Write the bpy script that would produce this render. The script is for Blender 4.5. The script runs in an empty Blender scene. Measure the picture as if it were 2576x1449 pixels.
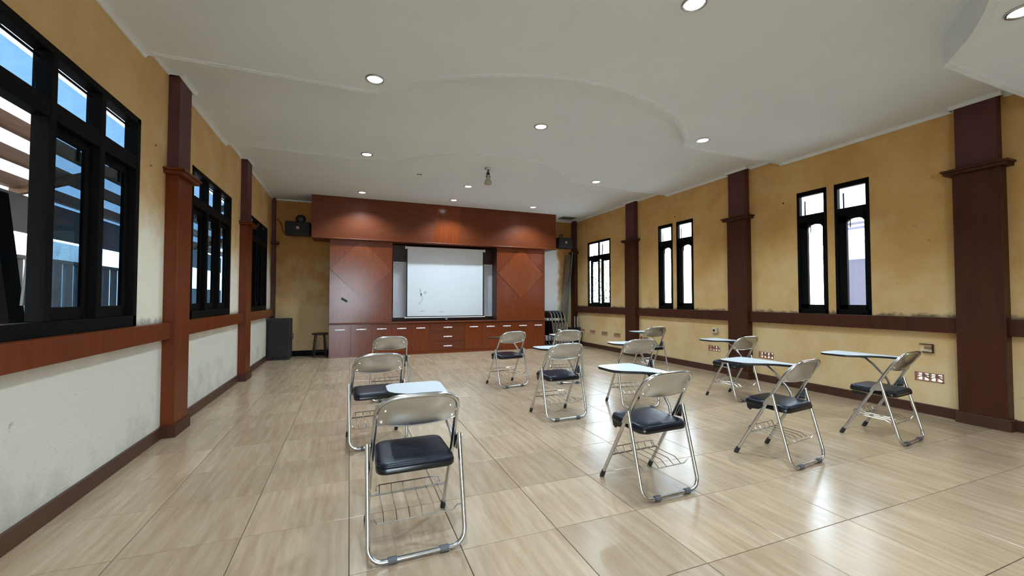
import bpy, math, random
from mathutils import Vector, Matrix

# ------------------------------------------------------------------ camera, sky, exposure
scene = bpy.context.scene
FPX, YAW, PITCH, ROLL, EYE = 1037.914, 0.3748, 0.0274, 0.0003, 1.1854   # measured for 2576 x 1449
fwd = Vector((math.sin(YAW) * math.cos(PITCH), math.cos(YAW) * math.cos(PITCH), math.sin(PITCH)))
rgt = Vector((math.cos(YAW), -math.sin(YAW), 0.0))
upv = rgt.cross(fwd)
rgt, upv = (rgt * math.cos(ROLL) + upv * math.sin(ROLL)), (upv * math.cos(ROLL) - rgt * math.sin(ROLL))
cam_data = bpy.data.cameras.new('camera')
cam_data.sensor_width = 36.0
cam_data.lens = FPX / 2576.0 * 36.0
cam_data.clip_start = 0.05
cam_data.clip_end = 200.0
cam = bpy.data.objects.new('camera', cam_data)
scene.collection.objects.link(cam)
m3 = Matrix((rgt, upv, -fwd)).transposed()
cam.matrix_world = Matrix.Translation((0, 0, EYE)) @ m3.to_4x4()
scene.camera = cam

world = bpy.data.worlds.new('overcast_sky')
scene.world = world
world.use_nodes = True
wbg = world.node_tree.nodes['Background']
wbg.inputs[0].default_value = (0.74, 0.88, 1.0, 1.0)
wbg.inputs[1].default_value = 14.0

scene.view_settings.view_transform = 'Standard'
scene.view_settings.look = 'None'
scene.view_settings.gamma = 1.0
scene.view_settings.exposure = 0.25
scene.view_settings.use_curve_mapping = False
LAMP_W = 124.0          # power of each downlight
scene.cycles.max_bounces = 5
scene.cycles.diffuse_bounces = 4
scene.cycles.glossy_bounces = 3
scene.cycles.use_adaptive_sampling = True
scene.cycles.adaptive_threshold = 0.08
scene.cycles.adaptive_min_samples = 16
scene.cycles.use_light_tree = False
scene.cycles.transparent_max_bounces = 10
scene.cycles.transmission_bounces = 2
scene.cycles.caustics_reflective = False
scene.cycles.caustics_refractive = False

# ------------------------------------------------------------------ helpers
COL = scene.collection
R = math.radians


class MB:
    """collects geometry for one mesh"""
    def __init__(self):
        self.v = []
        self.f = []

    def quad(self, a, b, c, d):
        n = len(self.v)
        self.v += [tuple(a), tuple(b), tuple(c), tuple(d)]
        self.f.append((n, n + 1, n + 2, n + 3))
        return self

    def box(self, x0, x1, y0, y1, z0, z1, mat=None):
        if x0 > x1: x0, x1 = x1, x0
        if y0 > y1: y0, y1 = y1, y0
        if z0 > z1: z0, z1 = z1, z0
        n = len(self.v)
        vs = [(x, y, z) for z in (z0, z1) for y in (y0, y1) for x in (x0, x1)]
        if mat is not None:
            vs = [tuple(mat @ Vector(p)) for p in vs]
        self.v += vs
        for q in ((0, 2, 3, 1), (4, 5, 7, 6), (0, 1, 5, 4), (2, 6, 7, 3), (0, 4, 6, 2), (1, 3, 7, 5)):
            self.f.append(tuple(n + i for i in q))
        return self

    def prism(self, poly, place, d0, d1):
        """poly: list of 2D points; place(a, b, d) -> 3D"""
        n = len(self.v)
        k = len(poly)
        for d in (d0, d1):
            for a, b in poly:
                self.v.append(tuple(place(a, b, d)))
        self.f.append(tuple(n + i for i in range(k))[::-1])
        self.f.append(tuple(n + k + i for i in range(k)))
        for i in range(k):
            j = (i + 1) % k
            self.f.append((n + i, n + j, n + k + j, n + k + i))
        return self

    def tube(self, pts, r, seg=8, caps=True):
        pts = [Vector(p) for p in pts]
        rs = r if isinstance(r, (list, tuple)) else [r] * len(pts)
        n0 = len(self.v)
        t_prev = None
        ref = None
        for i, p in enumerate(pts):
            if i == 0: t = pts[1] - pts[0]
            elif i == len(pts) - 1: t = pts[-1] - pts[-2]
            else: t = (pts[i + 1] - p).normalized() + (p - pts[i - 1]).normalized()
            t.normalize()
            if ref is None:
                ref = Vector((0, 0, 1)) if abs(t.z) < 0.9 else Vector((1, 0, 0))
                a = t.cross(ref).normalized()
            else:
                a = (a - t * a.dot(t))
                if a.length < 1e-6:
                    a = t.cross(Vector((0.3, 0.5, 0.8)))
                a.normalize()
            b = t.cross(a)
            for k in range(seg):
                w = 2 * math.pi * k / seg
                self.v.append(tuple(p + (a * math.cos(w) + b * math.sin(w)) * rs[i]))
        for i in range(len(pts) - 1):
            for k in range(seg):
                k2 = (k + 1) % seg
                q = n0 + i * seg
                self.f.append((q + k, q + k2, q + seg + k2, q + seg + k))
        if caps:
            self.f.append(tuple(n0 + k for k in range(seg))[::-1])
            q = n0 + (len(pts) - 1) * seg
            self.f.append(tuple(q + k for k in range(seg)))
        return self

    def lathe(self, prof, origin=(0, 0, 0), seg=24):
        """prof: list of (radius, z)"""
        n0 = len(self.v)
        ox, oy, oz = origin
        for r, z in prof:
            for k in range(seg):
                w = 2 * math.pi * k / seg
                self.v.append((ox + r * math.cos(w), oy + r * math.sin(w), oz + z))
        for i in range(len(prof) - 1):
            for k in range(seg):
                k2 = (k + 1) % seg
                q = n0 + i * seg
                self.f.append((q + k, q + k2, q + seg + k2, q + seg + k))
        self.f.append(tuple(n0 + k for k in range(seg))[::-1])
        q = n0 + (len(prof) - 1) * seg
        self.f.append(tuple(q + k for k in range(seg)))
        return self

    def mesh(self, name, m, smooth=False):
        me = bpy.data.meshes.new(name)
        me.from_pydata(self.v, [], self.f)
        me.materials.append(m)
        if smooth:
            me.polygons.foreach_set('use_smooth', [True] * len(me.polygons))
            try:
                me.set_sharp_from_angle(angle=R(40))
            except Exception:
                pass
        me.update()
        return me

    def build(self, name, m, parent=None, smooth=False, bevel=0.0):
        o = bpy.data.objects.new(name, self.mesh(name, m, smooth))
        COL.objects.link(o)
        if parent is not None:
            o.parent = parent
        if bevel:
            b = o.modifiers.new('edge', 'BEVEL')
            b.width = bevel
            b.segments = 2
            b.limit_method = 'ANGLE'
        return o


def tag(o, label=None, cat=None, group=None, kind=None):
    if label: o['label'] = label
    if cat: o['category'] = cat
    if group: o['group'] = group
    if kind: o['kind'] = kind
    return o


def empty(name, loc=(0, 0, 0), rz=0.0):
    o = bpy.data.objects.new(name, None)
    o.empty_display_size = 0.1
    COL.objects.link(o)
    o.location = loc
    o.rotation_euler = (0, 0, rz)
    return o


def copy_tree(o, parent=None):
    c = o.copy()
    COL.objects.link(c)
    c.parent = parent
    for ch in [x for x in bpy.data.objects if x.parent == o]:
        copy_tree(ch, c)
    return c


# ------------------------------------------------------------------ materials
def mat(name, col, rough=0.6, metal=0.0, spec=0.5, col2=None, scale=4.0, stretch=(1, 1, 1), detail=4.0,
        bump=0.0, bump_scale=60.0, lo=0.35, hi=0.65, coat=0.0, rough2=None, coords='Object', per_object=0.0, emit=None,
        bump_stretch=None):
    m = bpy.data.materials.new(name)
    m.use_nodes = True
    nt = m.node_tree
    p = nt.nodes['Principled BSDF']
    p.inputs['Base Color'].default_value = (*col, 1)
    p.inputs['Roughness'].default_value = rough
    p.inputs['Metallic'].default_value = metal
    p.inputs['Specular IOR Level'].default_value = spec
    if coat:
        p.inputs['Coat Weight'].default_value = coat
        p.inputs['Coat Roughness'].default_value = 0.12
    tc = nt.nodes.new('ShaderNodeTexCoord')
    vec = tc.outputs[coords]
    if per_object:
        oi = nt.nodes.new('ShaderNodeObjectInfo')
        mul = nt.nodes.new('ShaderNodeMath'); mul.operation = 'MULTIPLY'; mul.inputs[1].default_value = 37.0
        nt.links.new(oi.outputs['Random'], mul.inputs[0])
        add = nt.nodes.new('ShaderNodeVectorMath'); add.operation = 'ADD'
        nt.links.new(vec, add.inputs[0]); nt.links.new(mul.outputs[0], add.inputs[1])
        vec = add.outputs[0]
    if col2 is not None:
        mp = nt.nodes.new('ShaderNodeMapping')
        mp.inputs['Scale'].default_value = stretch
        nt.links.new(vec, mp.inputs[0])
        nz = nt.nodes.new('ShaderNodeTexNoise')
        nz.inputs['Scale'].default_value = scale
        nz.inputs['Detail'].default_value = detail
        nz.inputs['Roughness'].default_value = 0.6
        nt.links.new(mp.outputs[0], nz.inputs['Vector'])
        rp = nt.nodes.new('ShaderNodeValToRGB')
        rp.color_ramp.elements[0].position = lo
        rp.color_ramp.elements[1].position = hi
        rp.color_ramp.elements[0].color = (*col, 1)
        rp.color_ramp.elements[1].color = (*col2, 1)
        nt.links.new(nz.outputs[0], rp.inputs[0])
        out = rp.outputs[0]
        if per_object:
            hs = nt.nodes.new('ShaderNodeHueSaturation')
            mr = nt.nodes.new('ShaderNodeMapRange')
            mr.inputs[3].default_value = 1 - per_object
            mr.inputs[4].default_value = 1 + per_object
            nt.links.new(oi.outputs['Random'], mr.inputs[0])
            nt.links.new(mr.outputs[0], hs.inputs['Value'])
            nt.links.new(out, hs.inputs['Color'])
            out = hs.outputs[0]
        nt.links.new(out, p.inputs['Base Color'])
        if rough2 is not None:
            mr2 = nt.nodes.new('ShaderNodeMapRange')
            mr2.inputs[1].default_value = lo
            mr2.inputs[2].default_value = hi
            mr2.inputs[3].default_value = rough
            mr2.inputs[4].default_value = rough2
            nt.links.new(nz.outputs[0], mr2.inputs[0])
            nt.links.new(mr2.outputs[0], p.inputs['Roughness'])
    if bump:
        bz = nt.nodes.new('ShaderNodeTexNoise')
        bz.inputs['Scale'].default_value = bump_scale
        bz.inputs['Detail'].default_value = 3.0
        bvec = vec
        if bump_stretch:
            mp2 = nt.nodes.new('ShaderNodeMapping')
            mp2.inputs['Scale'].default_value = bump_stretch
            nt.links.new(vec, mp2.inputs[0]); bvec = mp2.outputs[0]
        nt.links.new(bvec, bz.inputs['Vector'])
        bp = nt.nodes.new('ShaderNodeBump')
        bp.inputs['Strength'].default_value = bump
        bp.inputs['Distance'].default_value = 0.01
        nt.links.new(bz.outputs[0], bp.inputs['Height'])
        nt.links.new(bp.outputs[0], p.inputs['Normal'])
    if emit is not None:
        p.inputs['Emission Color'].default_value = (*emit[0], 1)
        p.inputs['Emission Strength'].default_value = emit[1]
    return m


def add_layer(m, col, scale, lo, hi, stretch=(1, 1, 1), zrange=None, soft=0.25, loc=(0, 0, 0), amount=1.0, detail=6.0):
    """lay another noise-edged colour (stain, faded paint, fall of light) over a material's base colour.
    zrange=(z where it is full, z where it ends)"""
    nt = m.node_tree
    p = nt.nodes['Principled BSDF']
    tc = nt.nodes.new('ShaderNodeTexCoord')
    mp = nt.nodes.new('ShaderNodeMapping')
    mp.inputs['Scale'].default_value = stretch
    mp.inputs['Location'].default_value = loc
    nt.links.new(tc.outputs['Object'], mp.inputs[0])
    nz = nt.nodes.new('ShaderNodeTexNoise')
    nz.inputs['Scale'].default_value = scale
    nz.inputs['Detail'].default_value = detail
    nz.inputs['Roughness'].default_value = 0.65
    nt.links.new(mp.outputs[0], nz.inputs['Vector'])
    val = nz.outputs[0]
    if zrange:
        sp = nt.nodes.new('ShaderNodeSeparateXYZ')
        nt.links.new(tc.outputs['Object'], sp.inputs[0])
        mr = nt.nodes.new('ShaderNodeMapRange')
        mr.inputs[1].default_value = zrange[0]
        mr.inputs[2].default_value = zrange[1]
        mr.inputs[3].default_value = soft
        mr.inputs[4].default_value = -soft
        nt.links.new(sp.outputs['Z'], mr.inputs[0])
        ad = nt.nodes.new('ShaderNodeMath'); ad.operation = 'ADD'
        nt.links.new(val, ad.inputs[0]); nt.links.new(mr.outputs[0], ad.inputs[1])
        val = ad.outputs[0]
    rp = nt.nodes.new('ShaderNodeMapRange')
    rp.inputs[1].default_value = lo
    rp.inputs[2].default_value = hi
    rp.inputs[3].default_value = 0.0
    rp.inputs[4].default_value = amount
    nt.links.new(val, rp.inputs[0])
    mx = nt.nodes.new('ShaderNodeMix'); mx.data_type = 'RGBA'
    nt.links.new(rp.outputs[0], mx.inputs[0])
    inp = p.inputs['Base Color']
    if inp.is_linked:
        src = inp.links[0].from_socket
        nt.links.new(src, mx.inputs[6])
    else:
        mx.inputs[6].default_value = inp.default_value
    mx.inputs[7].default_value = (*col, 1)
    nt.links.new(mx.outputs[2], inp)
    return m


def add_lit_patch(m, col, x0, half, zmax, scale, loc=(0, 0, 0)):
    """a ragged pale patch of light painted into the wall colour around x0, fading out above zmax"""
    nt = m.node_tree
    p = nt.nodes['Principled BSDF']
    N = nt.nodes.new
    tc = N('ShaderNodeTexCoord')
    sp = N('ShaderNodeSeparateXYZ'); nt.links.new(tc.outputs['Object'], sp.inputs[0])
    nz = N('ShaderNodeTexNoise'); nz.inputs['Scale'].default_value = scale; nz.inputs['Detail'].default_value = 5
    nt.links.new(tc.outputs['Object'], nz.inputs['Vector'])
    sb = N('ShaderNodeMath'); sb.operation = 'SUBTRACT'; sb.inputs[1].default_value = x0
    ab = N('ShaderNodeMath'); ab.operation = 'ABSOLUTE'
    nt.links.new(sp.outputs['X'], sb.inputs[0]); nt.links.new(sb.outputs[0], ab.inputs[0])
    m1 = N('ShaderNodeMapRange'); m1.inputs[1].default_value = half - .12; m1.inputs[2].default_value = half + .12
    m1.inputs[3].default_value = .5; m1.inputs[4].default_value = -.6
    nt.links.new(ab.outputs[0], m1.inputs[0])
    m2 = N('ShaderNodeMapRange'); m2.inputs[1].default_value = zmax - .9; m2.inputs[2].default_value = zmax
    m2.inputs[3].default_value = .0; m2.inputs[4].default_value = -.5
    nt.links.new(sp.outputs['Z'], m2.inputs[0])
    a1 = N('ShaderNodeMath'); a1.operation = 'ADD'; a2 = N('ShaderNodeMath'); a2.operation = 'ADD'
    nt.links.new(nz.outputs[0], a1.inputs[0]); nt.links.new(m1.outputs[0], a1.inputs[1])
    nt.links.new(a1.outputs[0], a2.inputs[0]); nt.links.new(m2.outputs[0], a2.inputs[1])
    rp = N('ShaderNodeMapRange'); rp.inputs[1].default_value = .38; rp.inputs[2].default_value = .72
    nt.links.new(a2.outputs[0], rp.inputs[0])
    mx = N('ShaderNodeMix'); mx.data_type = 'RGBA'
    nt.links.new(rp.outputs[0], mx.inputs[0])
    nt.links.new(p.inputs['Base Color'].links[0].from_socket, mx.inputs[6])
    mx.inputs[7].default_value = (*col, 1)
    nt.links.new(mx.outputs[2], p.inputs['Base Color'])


def add_band(m, col, z0, half, scale, amount=0.8):
    """mildew creeping up from a ledge at height z0"""
    nt = m.node_tree
    p = nt.nodes['Principled BSDF']
    N = nt.nodes.new
    tc = N('ShaderNodeTexCoord')
    sp = N('ShaderNodeSeparateXYZ'); nt.links.new(tc.outputs['Object'], sp.inputs[0])
    nz = N('ShaderNodeTexNoise'); nz.inputs['Scale'].default_value = scale; nz.inputs['Detail'].default_value = 5
    nt.links.new(tc.outputs['Object'], nz.inputs['Vector'])
    sb = N('ShaderNodeMath'); sb.operation = 'SUBTRACT'; sb.inputs[1].default_value = z0
    ab = N('ShaderNodeMath'); ab.operation = 'ABSOLUTE'
    nt.links.new(sp.outputs['Z'], sb.inputs[0]); nt.links.new(sb.outputs[0], ab.inputs[0])
    m1 = N('ShaderNodeMapRange'); m1.inputs[1].default_value = 0.0; m1.inputs[2].default_value = half
    m1.inputs[3].default_value = .35; m1.inputs[4].default_value = -.35
    nt.links.new(ab.outputs[0], m1.inputs[0])
    a1 = N('ShaderNodeMath'); a1.operation = 'ADD'
    nt.links.new(nz.outputs[0], a1.inputs[0]); nt.links.new(m1.outputs[0], a1.inputs[1])
    rp = N('ShaderNodeMapRange'); rp.inputs[1].default_value = .5; rp.inputs[2].default_value = .85; rp.inputs[4].default_value = amount
    nt.links.new(a1.outputs[0], rp.inputs[0])
    mx = N('ShaderNodeMix'); mx.data_type = 'RGBA'
    nt.links.new(rp.outputs[0], mx.inputs[0])
    nt.links.new(p.inputs['Base Color'].links[0].from_socket, mx.inputs[6])
    mx.inputs[7].default_value = (*col, 1)
    nt.links.new(mx.outputs[2], p.inputs['Base Color'])


def glass(name, tint, gloss=0.06):
    m = bpy.data.materials.new(name)
    m.use_nodes = True
    nt = m.node_tree
    nt.nodes.remove(nt.nodes['Principled BSDF'])
    out = nt.nodes['Material Output']
    tr = nt.nodes.new('ShaderNodeBsdfTransparent')
    tr.inputs[0].default_value = (*tint, 1)
    gl = nt.nodes.new('ShaderNodeBsdfGlossy')
    gl.inputs['Roughness'].default_value = 0.03
    mx = nt.nodes.new('ShaderNodeMixShader')
    lw = nt.nodes.new('ShaderNodeLayerWeight'); lw.inputs[0].default_value = 0.5
    pw = nt.nodes.new('ShaderNodeMath'); pw.operation = 'POWER'; pw.inputs[1].default_value = 4.0
    ma = nt.nodes.new('ShaderNodeMath'); ma.operation = 'MULTIPLY_ADD'; ma.inputs[1].default_value = 0.4; ma.inputs[2].default_value = 0.025
    nt.links.new(lw.outputs['Facing'], pw.inputs[0]); nt.links.new(pw.outputs[0], ma.inputs[0])
    nt.links.new(ma.outputs[0], mx.inputs[0])
    nt.links.new(tr.outputs[0], mx.inputs[1])
    nt.links.new(gl.outputs[0], mx.inputs[2])
    nt.links.new(mx.outputs[0], out.inputs[0])
    return m


def translucent(name, col, share=0.6):
    m = bpy.data.materials.new(name)
    m.use_nodes = True
    nt = m.node_tree
    nt.nodes.remove(nt.nodes['Principled BSDF'])
    out = nt.nodes['Material Output']
    a = nt.nodes.new('ShaderNodeBsdfDiffuse'); a.inputs[0].default_value = (*col, 1)
    b = nt.nodes.new('ShaderNodeBsdfTranslucent'); b.inputs[0].default_value = (*col, 1)
    mx = nt.nodes.new('ShaderNodeMixShader'); mx.inputs[0].default_value = share
    nt.links.new(a.outputs[0], mx.inputs[1]); nt.links.new(b.outputs[0], mx.inputs[2])
    nt.links.new(mx.outputs[0], out.inputs[0])
    return m


M = {}
M['ceiling'] = mat('ceiling_paint', (0.76, 0.81, 0.85), 0.9, col2=(0.80, 0.845, 0.88), scale=1.3, bump=0.05, bump_scale=40)
M['cornice'] = mat('cornice_plaster', (0.80, 0.84, 0.87), 0.8, col2=(0.73, 0.77, 0.79), scale=6)
M['wall_yellow'] = mat('yellow_plaster', (0.58, 0.33, 0.105), 0.88, col2=(0.66, 0.42, 0.16), scale=2.2, bump=0.35, bump_scale=55)
add_layer(M['wall_yellow'], (0.74, 0.56, 0.31), 1.6, 0.35, 0.80, zrange=(0.2, 2.2), soft=0.22)
add_layer(M['wall_yellow'], (0.25, 0.15, 0.06), 7.0, 0.66, 0.78, amount=0.6)
M['wall_left'] = mat('faded_lit_plaster', (0.60, 0.38, 0.15), 0.88, col2=(0.68, 0.47, 0.22), scale=2.2, bump=0.35, bump_scale=55)
add_layer(M['wall_left'], (0.80, 0.74, 0.60), 1.8, 0.40, 0.70, zrange=(1.2, 2.65), soft=0.45)  # cream lower down: paint fade plus a light gradient put into the colour
add_layer(M['wall_left'], (0.66, 0.62, 0.53), 2.0, 0.40, 0.60, zrange=(0.55, 1.15), soft=0.5)
add_layer(M['wall_left'], (0.40, 0.37, 0.31), 3.0, 0.55, 0.85, zrange=(0.05, 0.9), soft=0.22, amount=0.7)
add_layer(M['wall_left'], (0.12, 0.10, 0.07), 9.0, 0.68, 0.76, amount=0.6)
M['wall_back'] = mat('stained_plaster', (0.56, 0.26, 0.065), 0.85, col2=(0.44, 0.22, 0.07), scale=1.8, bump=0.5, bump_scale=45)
add_layer(M['wall_back'], (0.60, 0.42, 0.21), 2.2, 0.40, 0.70, zrange=(0.6, 2.6), soft=0.3)
add_layer(M['wall_back'], (0.25, 0.16, 0.07), 2.2, 0.55, 0.75, stretch=(2.5, 1, 0.4), amount=0.5)
add_lit_patch(M['wall_back'], (0.86, 0.85, 0.82), 4.66, .50, 2.9, 3.5)  # light falling on the right end, painted into the wall colour
add_band(M['wall_yellow'], (0.09, 0.06, 0.035), 1.0, .085, 14.0, .85)
add_band(M['wall_left'], (0.16, 0.13, 0.09), .985, .10, 12.0, .7)
M['wall_rear'] = mat('cream_plaster', (0.66, 0.60, 0.48), 0.88, col2=(0.72, 0.66, 0.54), scale=2)
M['lacquer'] = mat('red_brown_lacquer', (0.120, 0.022, 0.004), 0.34, col2=(0.155, 0.031, 0.006), scale=3, stretch=(6, 6, 0.6), spec=0.22)
M['lacquer_shaded'] = mat('shaded_brown_lacquer', (0.052, 0.013, 0.006), 0.45, spec=0.3, col2=(0.068, 0.018, 0.007), scale=3, stretch=(6, 6, 0.6))  # darker copy of the red-brown lacquer, backlit shade put into the colour
M['plum'] = mat('plum_paint', (0.085, 0.026, 0.026), 0.5, spec=0.3, col2=(0.105, 0.033, 0.032), scale=4)
M['base'] = mat('baseboard_brown', (0.055, 0.020, 0.011), 0.4, col2=(0.075, 0.028, 0.014), scale=3)
M['black_wood'] = mat('black_stained_wood', (0.004, 0.0035, 0.0035), 0.6, spec=0.06, col2=(0.006, 0.0055, 0.005), scale=8, stretch=(4, 4, 0.6))
M['veneer'] = mat('veneer_upright_grain', (0.155, 0.028, 0.006), 0.19, col2=(0.205, 0.041, 0.009), scale=5, stretch=(9, 9, 0.5), spec=0.45, detail=4)
M['veneer_h'] = mat('veneer_level_grain', (0.115, 0.023, 0.006), 0.40, col2=(0.165, 0.037, 0.009), scale=5, stretch=(0.5, 9, 14), spec=0.3, detail=4)
M['veneer_light'] = mat('veneer_diamond', (0.20, 0.041, 0.008), 0.21, col2=(0.255, 0.056, 0.011), scale=5, stretch=(9, 9, 0.5), spec=0.45, detail=4)
M['recess'] = mat('recess_board', (0.045, 0.017, 0.012), 0.5, col2=(0.055, 0.02, 0.014), scale=4)
M['tile'] = mat('wood_look_tile', (0.355, 0.240, 0.145), 0.20, col2=(0.475, 0.350, 0.235), scale=2.8, stretch=(9, 0.8, 1), detail=5,
                lo=0.3, hi=0.7, per_object=0.09, rough2=0.27, bump=0.03, bump_scale=18, bump_stretch=(4, 0.6, 1))
add_layer(M['tile'], (0.27, 0.18, 0.11), 3.0, 0.58, 0.85, stretch=(3, 0.5, 1), amount=0.55)
M['grout'] = mat('grout', (0.07, 0.05, 0.035), 0.9)
M['chrome'] = mat('chrome_tube', (0.65, 0.67, 0.69), 0.16, metal=1.0, col2=(0.48, 0.47, 0.45), scale=14, rough2=0.30, lo=0.45, hi=0.75)
M['steel'] = mat('worn_steel_sheet', (0.56, 0.57, 0.575), 0.26, metal=1.0, col2=(0.50, 0.505, 0.51), scale=3, detail=2, lo=0.3, hi=0.75, per_object=0.06)
M['bright'] = mat('bright_steel', (0.93, 0.92, 0.90), 0.22, metal=1.0)
M['handle'] = mat('pale_satin_handle', (0.85, 0.85, 0.85), 0.22, spec=0.8)
M['vinyl'] = mat('black_vinyl', (0.005, 0.007, 0.014), 0.33, spec=0.3, col2=(0.008, 0.011, 0.022), scale=10, bump=0.08, bump_scale=220)
M['black_gloss'] = mat('black_enamel', (0.006, 0.006, 0.008), 0.22)
M['rubber'] = mat('dark_rubber', (0.020, 0.019, 0.020), 0.65)
M['plug'] = mat('grey_rubber', (0.085, 0.085, 0.095), 0.6)
M['laminate'] = mat('white_laminate', (0.66, 0.70, 0.74), 0.30)
M['black_plastic'] = mat('black_plastic', (0.010, 0.010, 0.011), 0.5)
M['speaker_carpet'] = mat('speaker_carpet', (0.022, 0.018, 0.018), 0.9, col2=(0.03, 0.025, 0.024), scale=40, bump=0.3, bump_scale=150)
M['grille'] = mat('speaker_grille', (0.008, 0.008, 0.009), 0.7, bump=0.4, bump_scale=260)
M['badge'] = mat('badge', (0.55, 0.45, 0.42), 0.4, col2=(0.5, 0.1, 0.08), scale=30)
M['fabric'] = mat('screen_fabric', (0.74, 0.77, 0.80), 0.75, col2=(0.70, 0.74, 0.78), scale=1.5)
M['white_metal'] = mat('white_enamel', (0.78, 0.77, 0.74), 0.35)
M['board_white'] = mat('whiteboard_face', (0.62, 0.62, 0.68), 0.25, col2=(0.55, 0.55, 0.62), scale=2)
M['smudge'] = mat('grey_smudge', (0.46, 0.50, 0.54), 0.8, col2=(0.60, 0.65, 0.69), scale=25)
M['terracotta'] = mat('terracotta', (0.26, 0.13, 0.075), 0.85, col2=(0.34, 0.18, 0.11), scale=12)
M['outlet'] = mat('old_cream_plastic', (0.68, 0.60, 0.42), 0.45, col2=(0.55, 0.46, 0.3), scale=8)
M['outlet_dark'] = mat('socket_hole', (0.03, 0.024, 0.02), 0.7)
M['lamp_metal'] = mat('lamp_ring', (0.55, 0.55, 0.55), 0.3, metal=1.0)
M['lens'] = mat('lamp_lens', (0.9, 0.9, 0.9), 0.5, emit=((0.95, 0.98, 1.0), 14.0))
M['bulb_glass'] = mat('frosted_bulb', (0.42, 0.38, 0.30), 0.35)
M['hatch'] = mat('hatch_panel', (0.10, 0.09, 0.08), 0.8)
M['glass_tint'] = glass('tinted_glass', (0.36, 0.49, 0.59))
M['glass_frost'] = glass('blue_glass', (0.48, 0.63, 0.76))
M['glass_clear'] = glass('clear_glass', (0.95, 0.97, 0.99))
M['timber'] = mat('terrace_timber', (0.16, 0.075, 0.035), 0.7, col2=(0.24, 0.11, 0.05), scale=4, stretch=(6, 0.6, 6))
M['timber_grey'] = mat('grey_timber', (0.10, 0.085, 0.085), 0.8, col2=(0.14, 0.12, 0.12), scale=5, stretch=(6, 6, 0.6))
M['panel_dark'] = mat('dark_fascia', (0.085, 0.08, 0.085), 0.85, col2=(0.11, 0.10, 0.105), scale=2)
M['whitewash'] = mat('whitewashed_wall', (0.40, 0.40, 0.38), 0.9, col2=(0.20, 0.20, 0.19), scale=5, lo=0.5, hi=0.72, bump=0.6, bump_scale=25)
M['roof_sheet'] = translucent('translucent_roof', (0.24, 0.26, 0.28), 0.5)
M['concrete'] = mat('concrete_yard', (0.40, 0.39, 0.37), 0.9, col2=(0.48, 0.47, 0.45), scale=1.2)
M['house'] = mat('pale_house_wall', (0.80, 0.80, 0.82), 0.9, col2=(0.74, 0.74, 0.77), scale=1)
M['house_grey'] = mat('grey_shutter', (0.055, 0.05, 0.08), 0.7)
M['leaf'] = mat('leaf', (0.020, 0.055, 0.018), 0.5, spec=0.2, col2=(0.045, 0.10, 0.04), scale=3)
M['bark'] = mat('bark', (0.10, 0.07, 0.05), 0.9)
M['teal'] = mat('teal_pipe', (0.02, 0.085, 0.085), 0.4)
M['board_grey'] = mat('grey_board', (0.16, 0.135, 0.11), 0.8, col2=(0.2, 0.17, 0.14), scale=4)
M['pale_stick'] = mat('pale_stick', (0.42, 0.40, 0.38), 0.7)
M['dark_wood'] = mat('dark_stool_wood', (0.030, 0.018, 0.012), 0.5)

# ------------------------------------------------------------------ room dimensions
XL, XR, YB, YR = -1.495, 5.60, 9.70, -3.2
TH = 0.16
ZTOP = 3.45
BAY = 2.6


def wall_holes(name, m, place, a0, a1, z0, z1, holes, d0=0.0, d1=TH):
    """place(a, z, d); holes: list of (a0,a1,z0,z1)"""
    mb = MB()
    A = sorted({a0, a1, *[h[0] for h in holes], *[h[1] for h in holes]})
    Z = sorted({z0, z1, *[h[2] for h in holes], *[h[3] for h in holes]})

    def inhole(a, z):
        return any(h[0] < a < h[1] and h[2] < z < h[3] for h in holes)
    for i in range(len(A) - 1):
        for j in range(len(Z) - 1):
            if inhole((A[i] + A[i + 1]) / 2, (Z[j] + Z[j + 1]) / 2):
                continue
            for d in (d0, d1):
                mb.quad(place(A[i], Z[j], d), place(A[i + 1], Z[j], d), place(A[i + 1], Z[j + 1], d), place(A[i], Z[j + 1], d))
    for h in holes:
        for a in (h[0], h[1]):
            mb.quad(place(a, h[2], d0), place(a, h[2], d1), place(a, h[3], d1), place(a, h[3], d0))
        for z in (h[2], h[3]):
            mb.quad(place(h[0], z, d0), place(h[1], z, d0), place(h[1], z, d1), place(h[0], z, d1))
    for a in (a0, a1):
        mb.quad(place(a, z0, d0), place(a, z0, d1), place(a, z1, d1), place(a, z1, d0))
    mb.quad(place(a0, z1, d0), place(a1, z1, d0), place(a1, z1, d1), place(a0, z1, d1))
    return mb.build(name, m)


PL = lambda a, z, d: (XL - d, a, z)
PR = lambda a, z, d: (XR + d, a, z)
PBK = lambda a, z, d: (a, YB + d, z)
PRR = lambda a, z, d: (a, YR - d, z)

LW = [(2.44 + BAY * k, 3.93 + BAY * k) for k in (-1, 0, 1, 2)]       # left windows along y
LWZ = (0.985, 2.55)
RWZ = (1.005, 2.61)
RW = [((0.31, 0.68), (0.77, 1.14)), ((2.91, 3.28), (3.37, 3.74)), ((5.55, 5.945), (6.045, 6.425))]
RW3 = (8.02, 8.99)
VENTS = [2.42, 4.22, 5.13, 6.87, 7.78, 8.275, 8.785, 9.27]
VZ = (0.333, 0.423)

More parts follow.
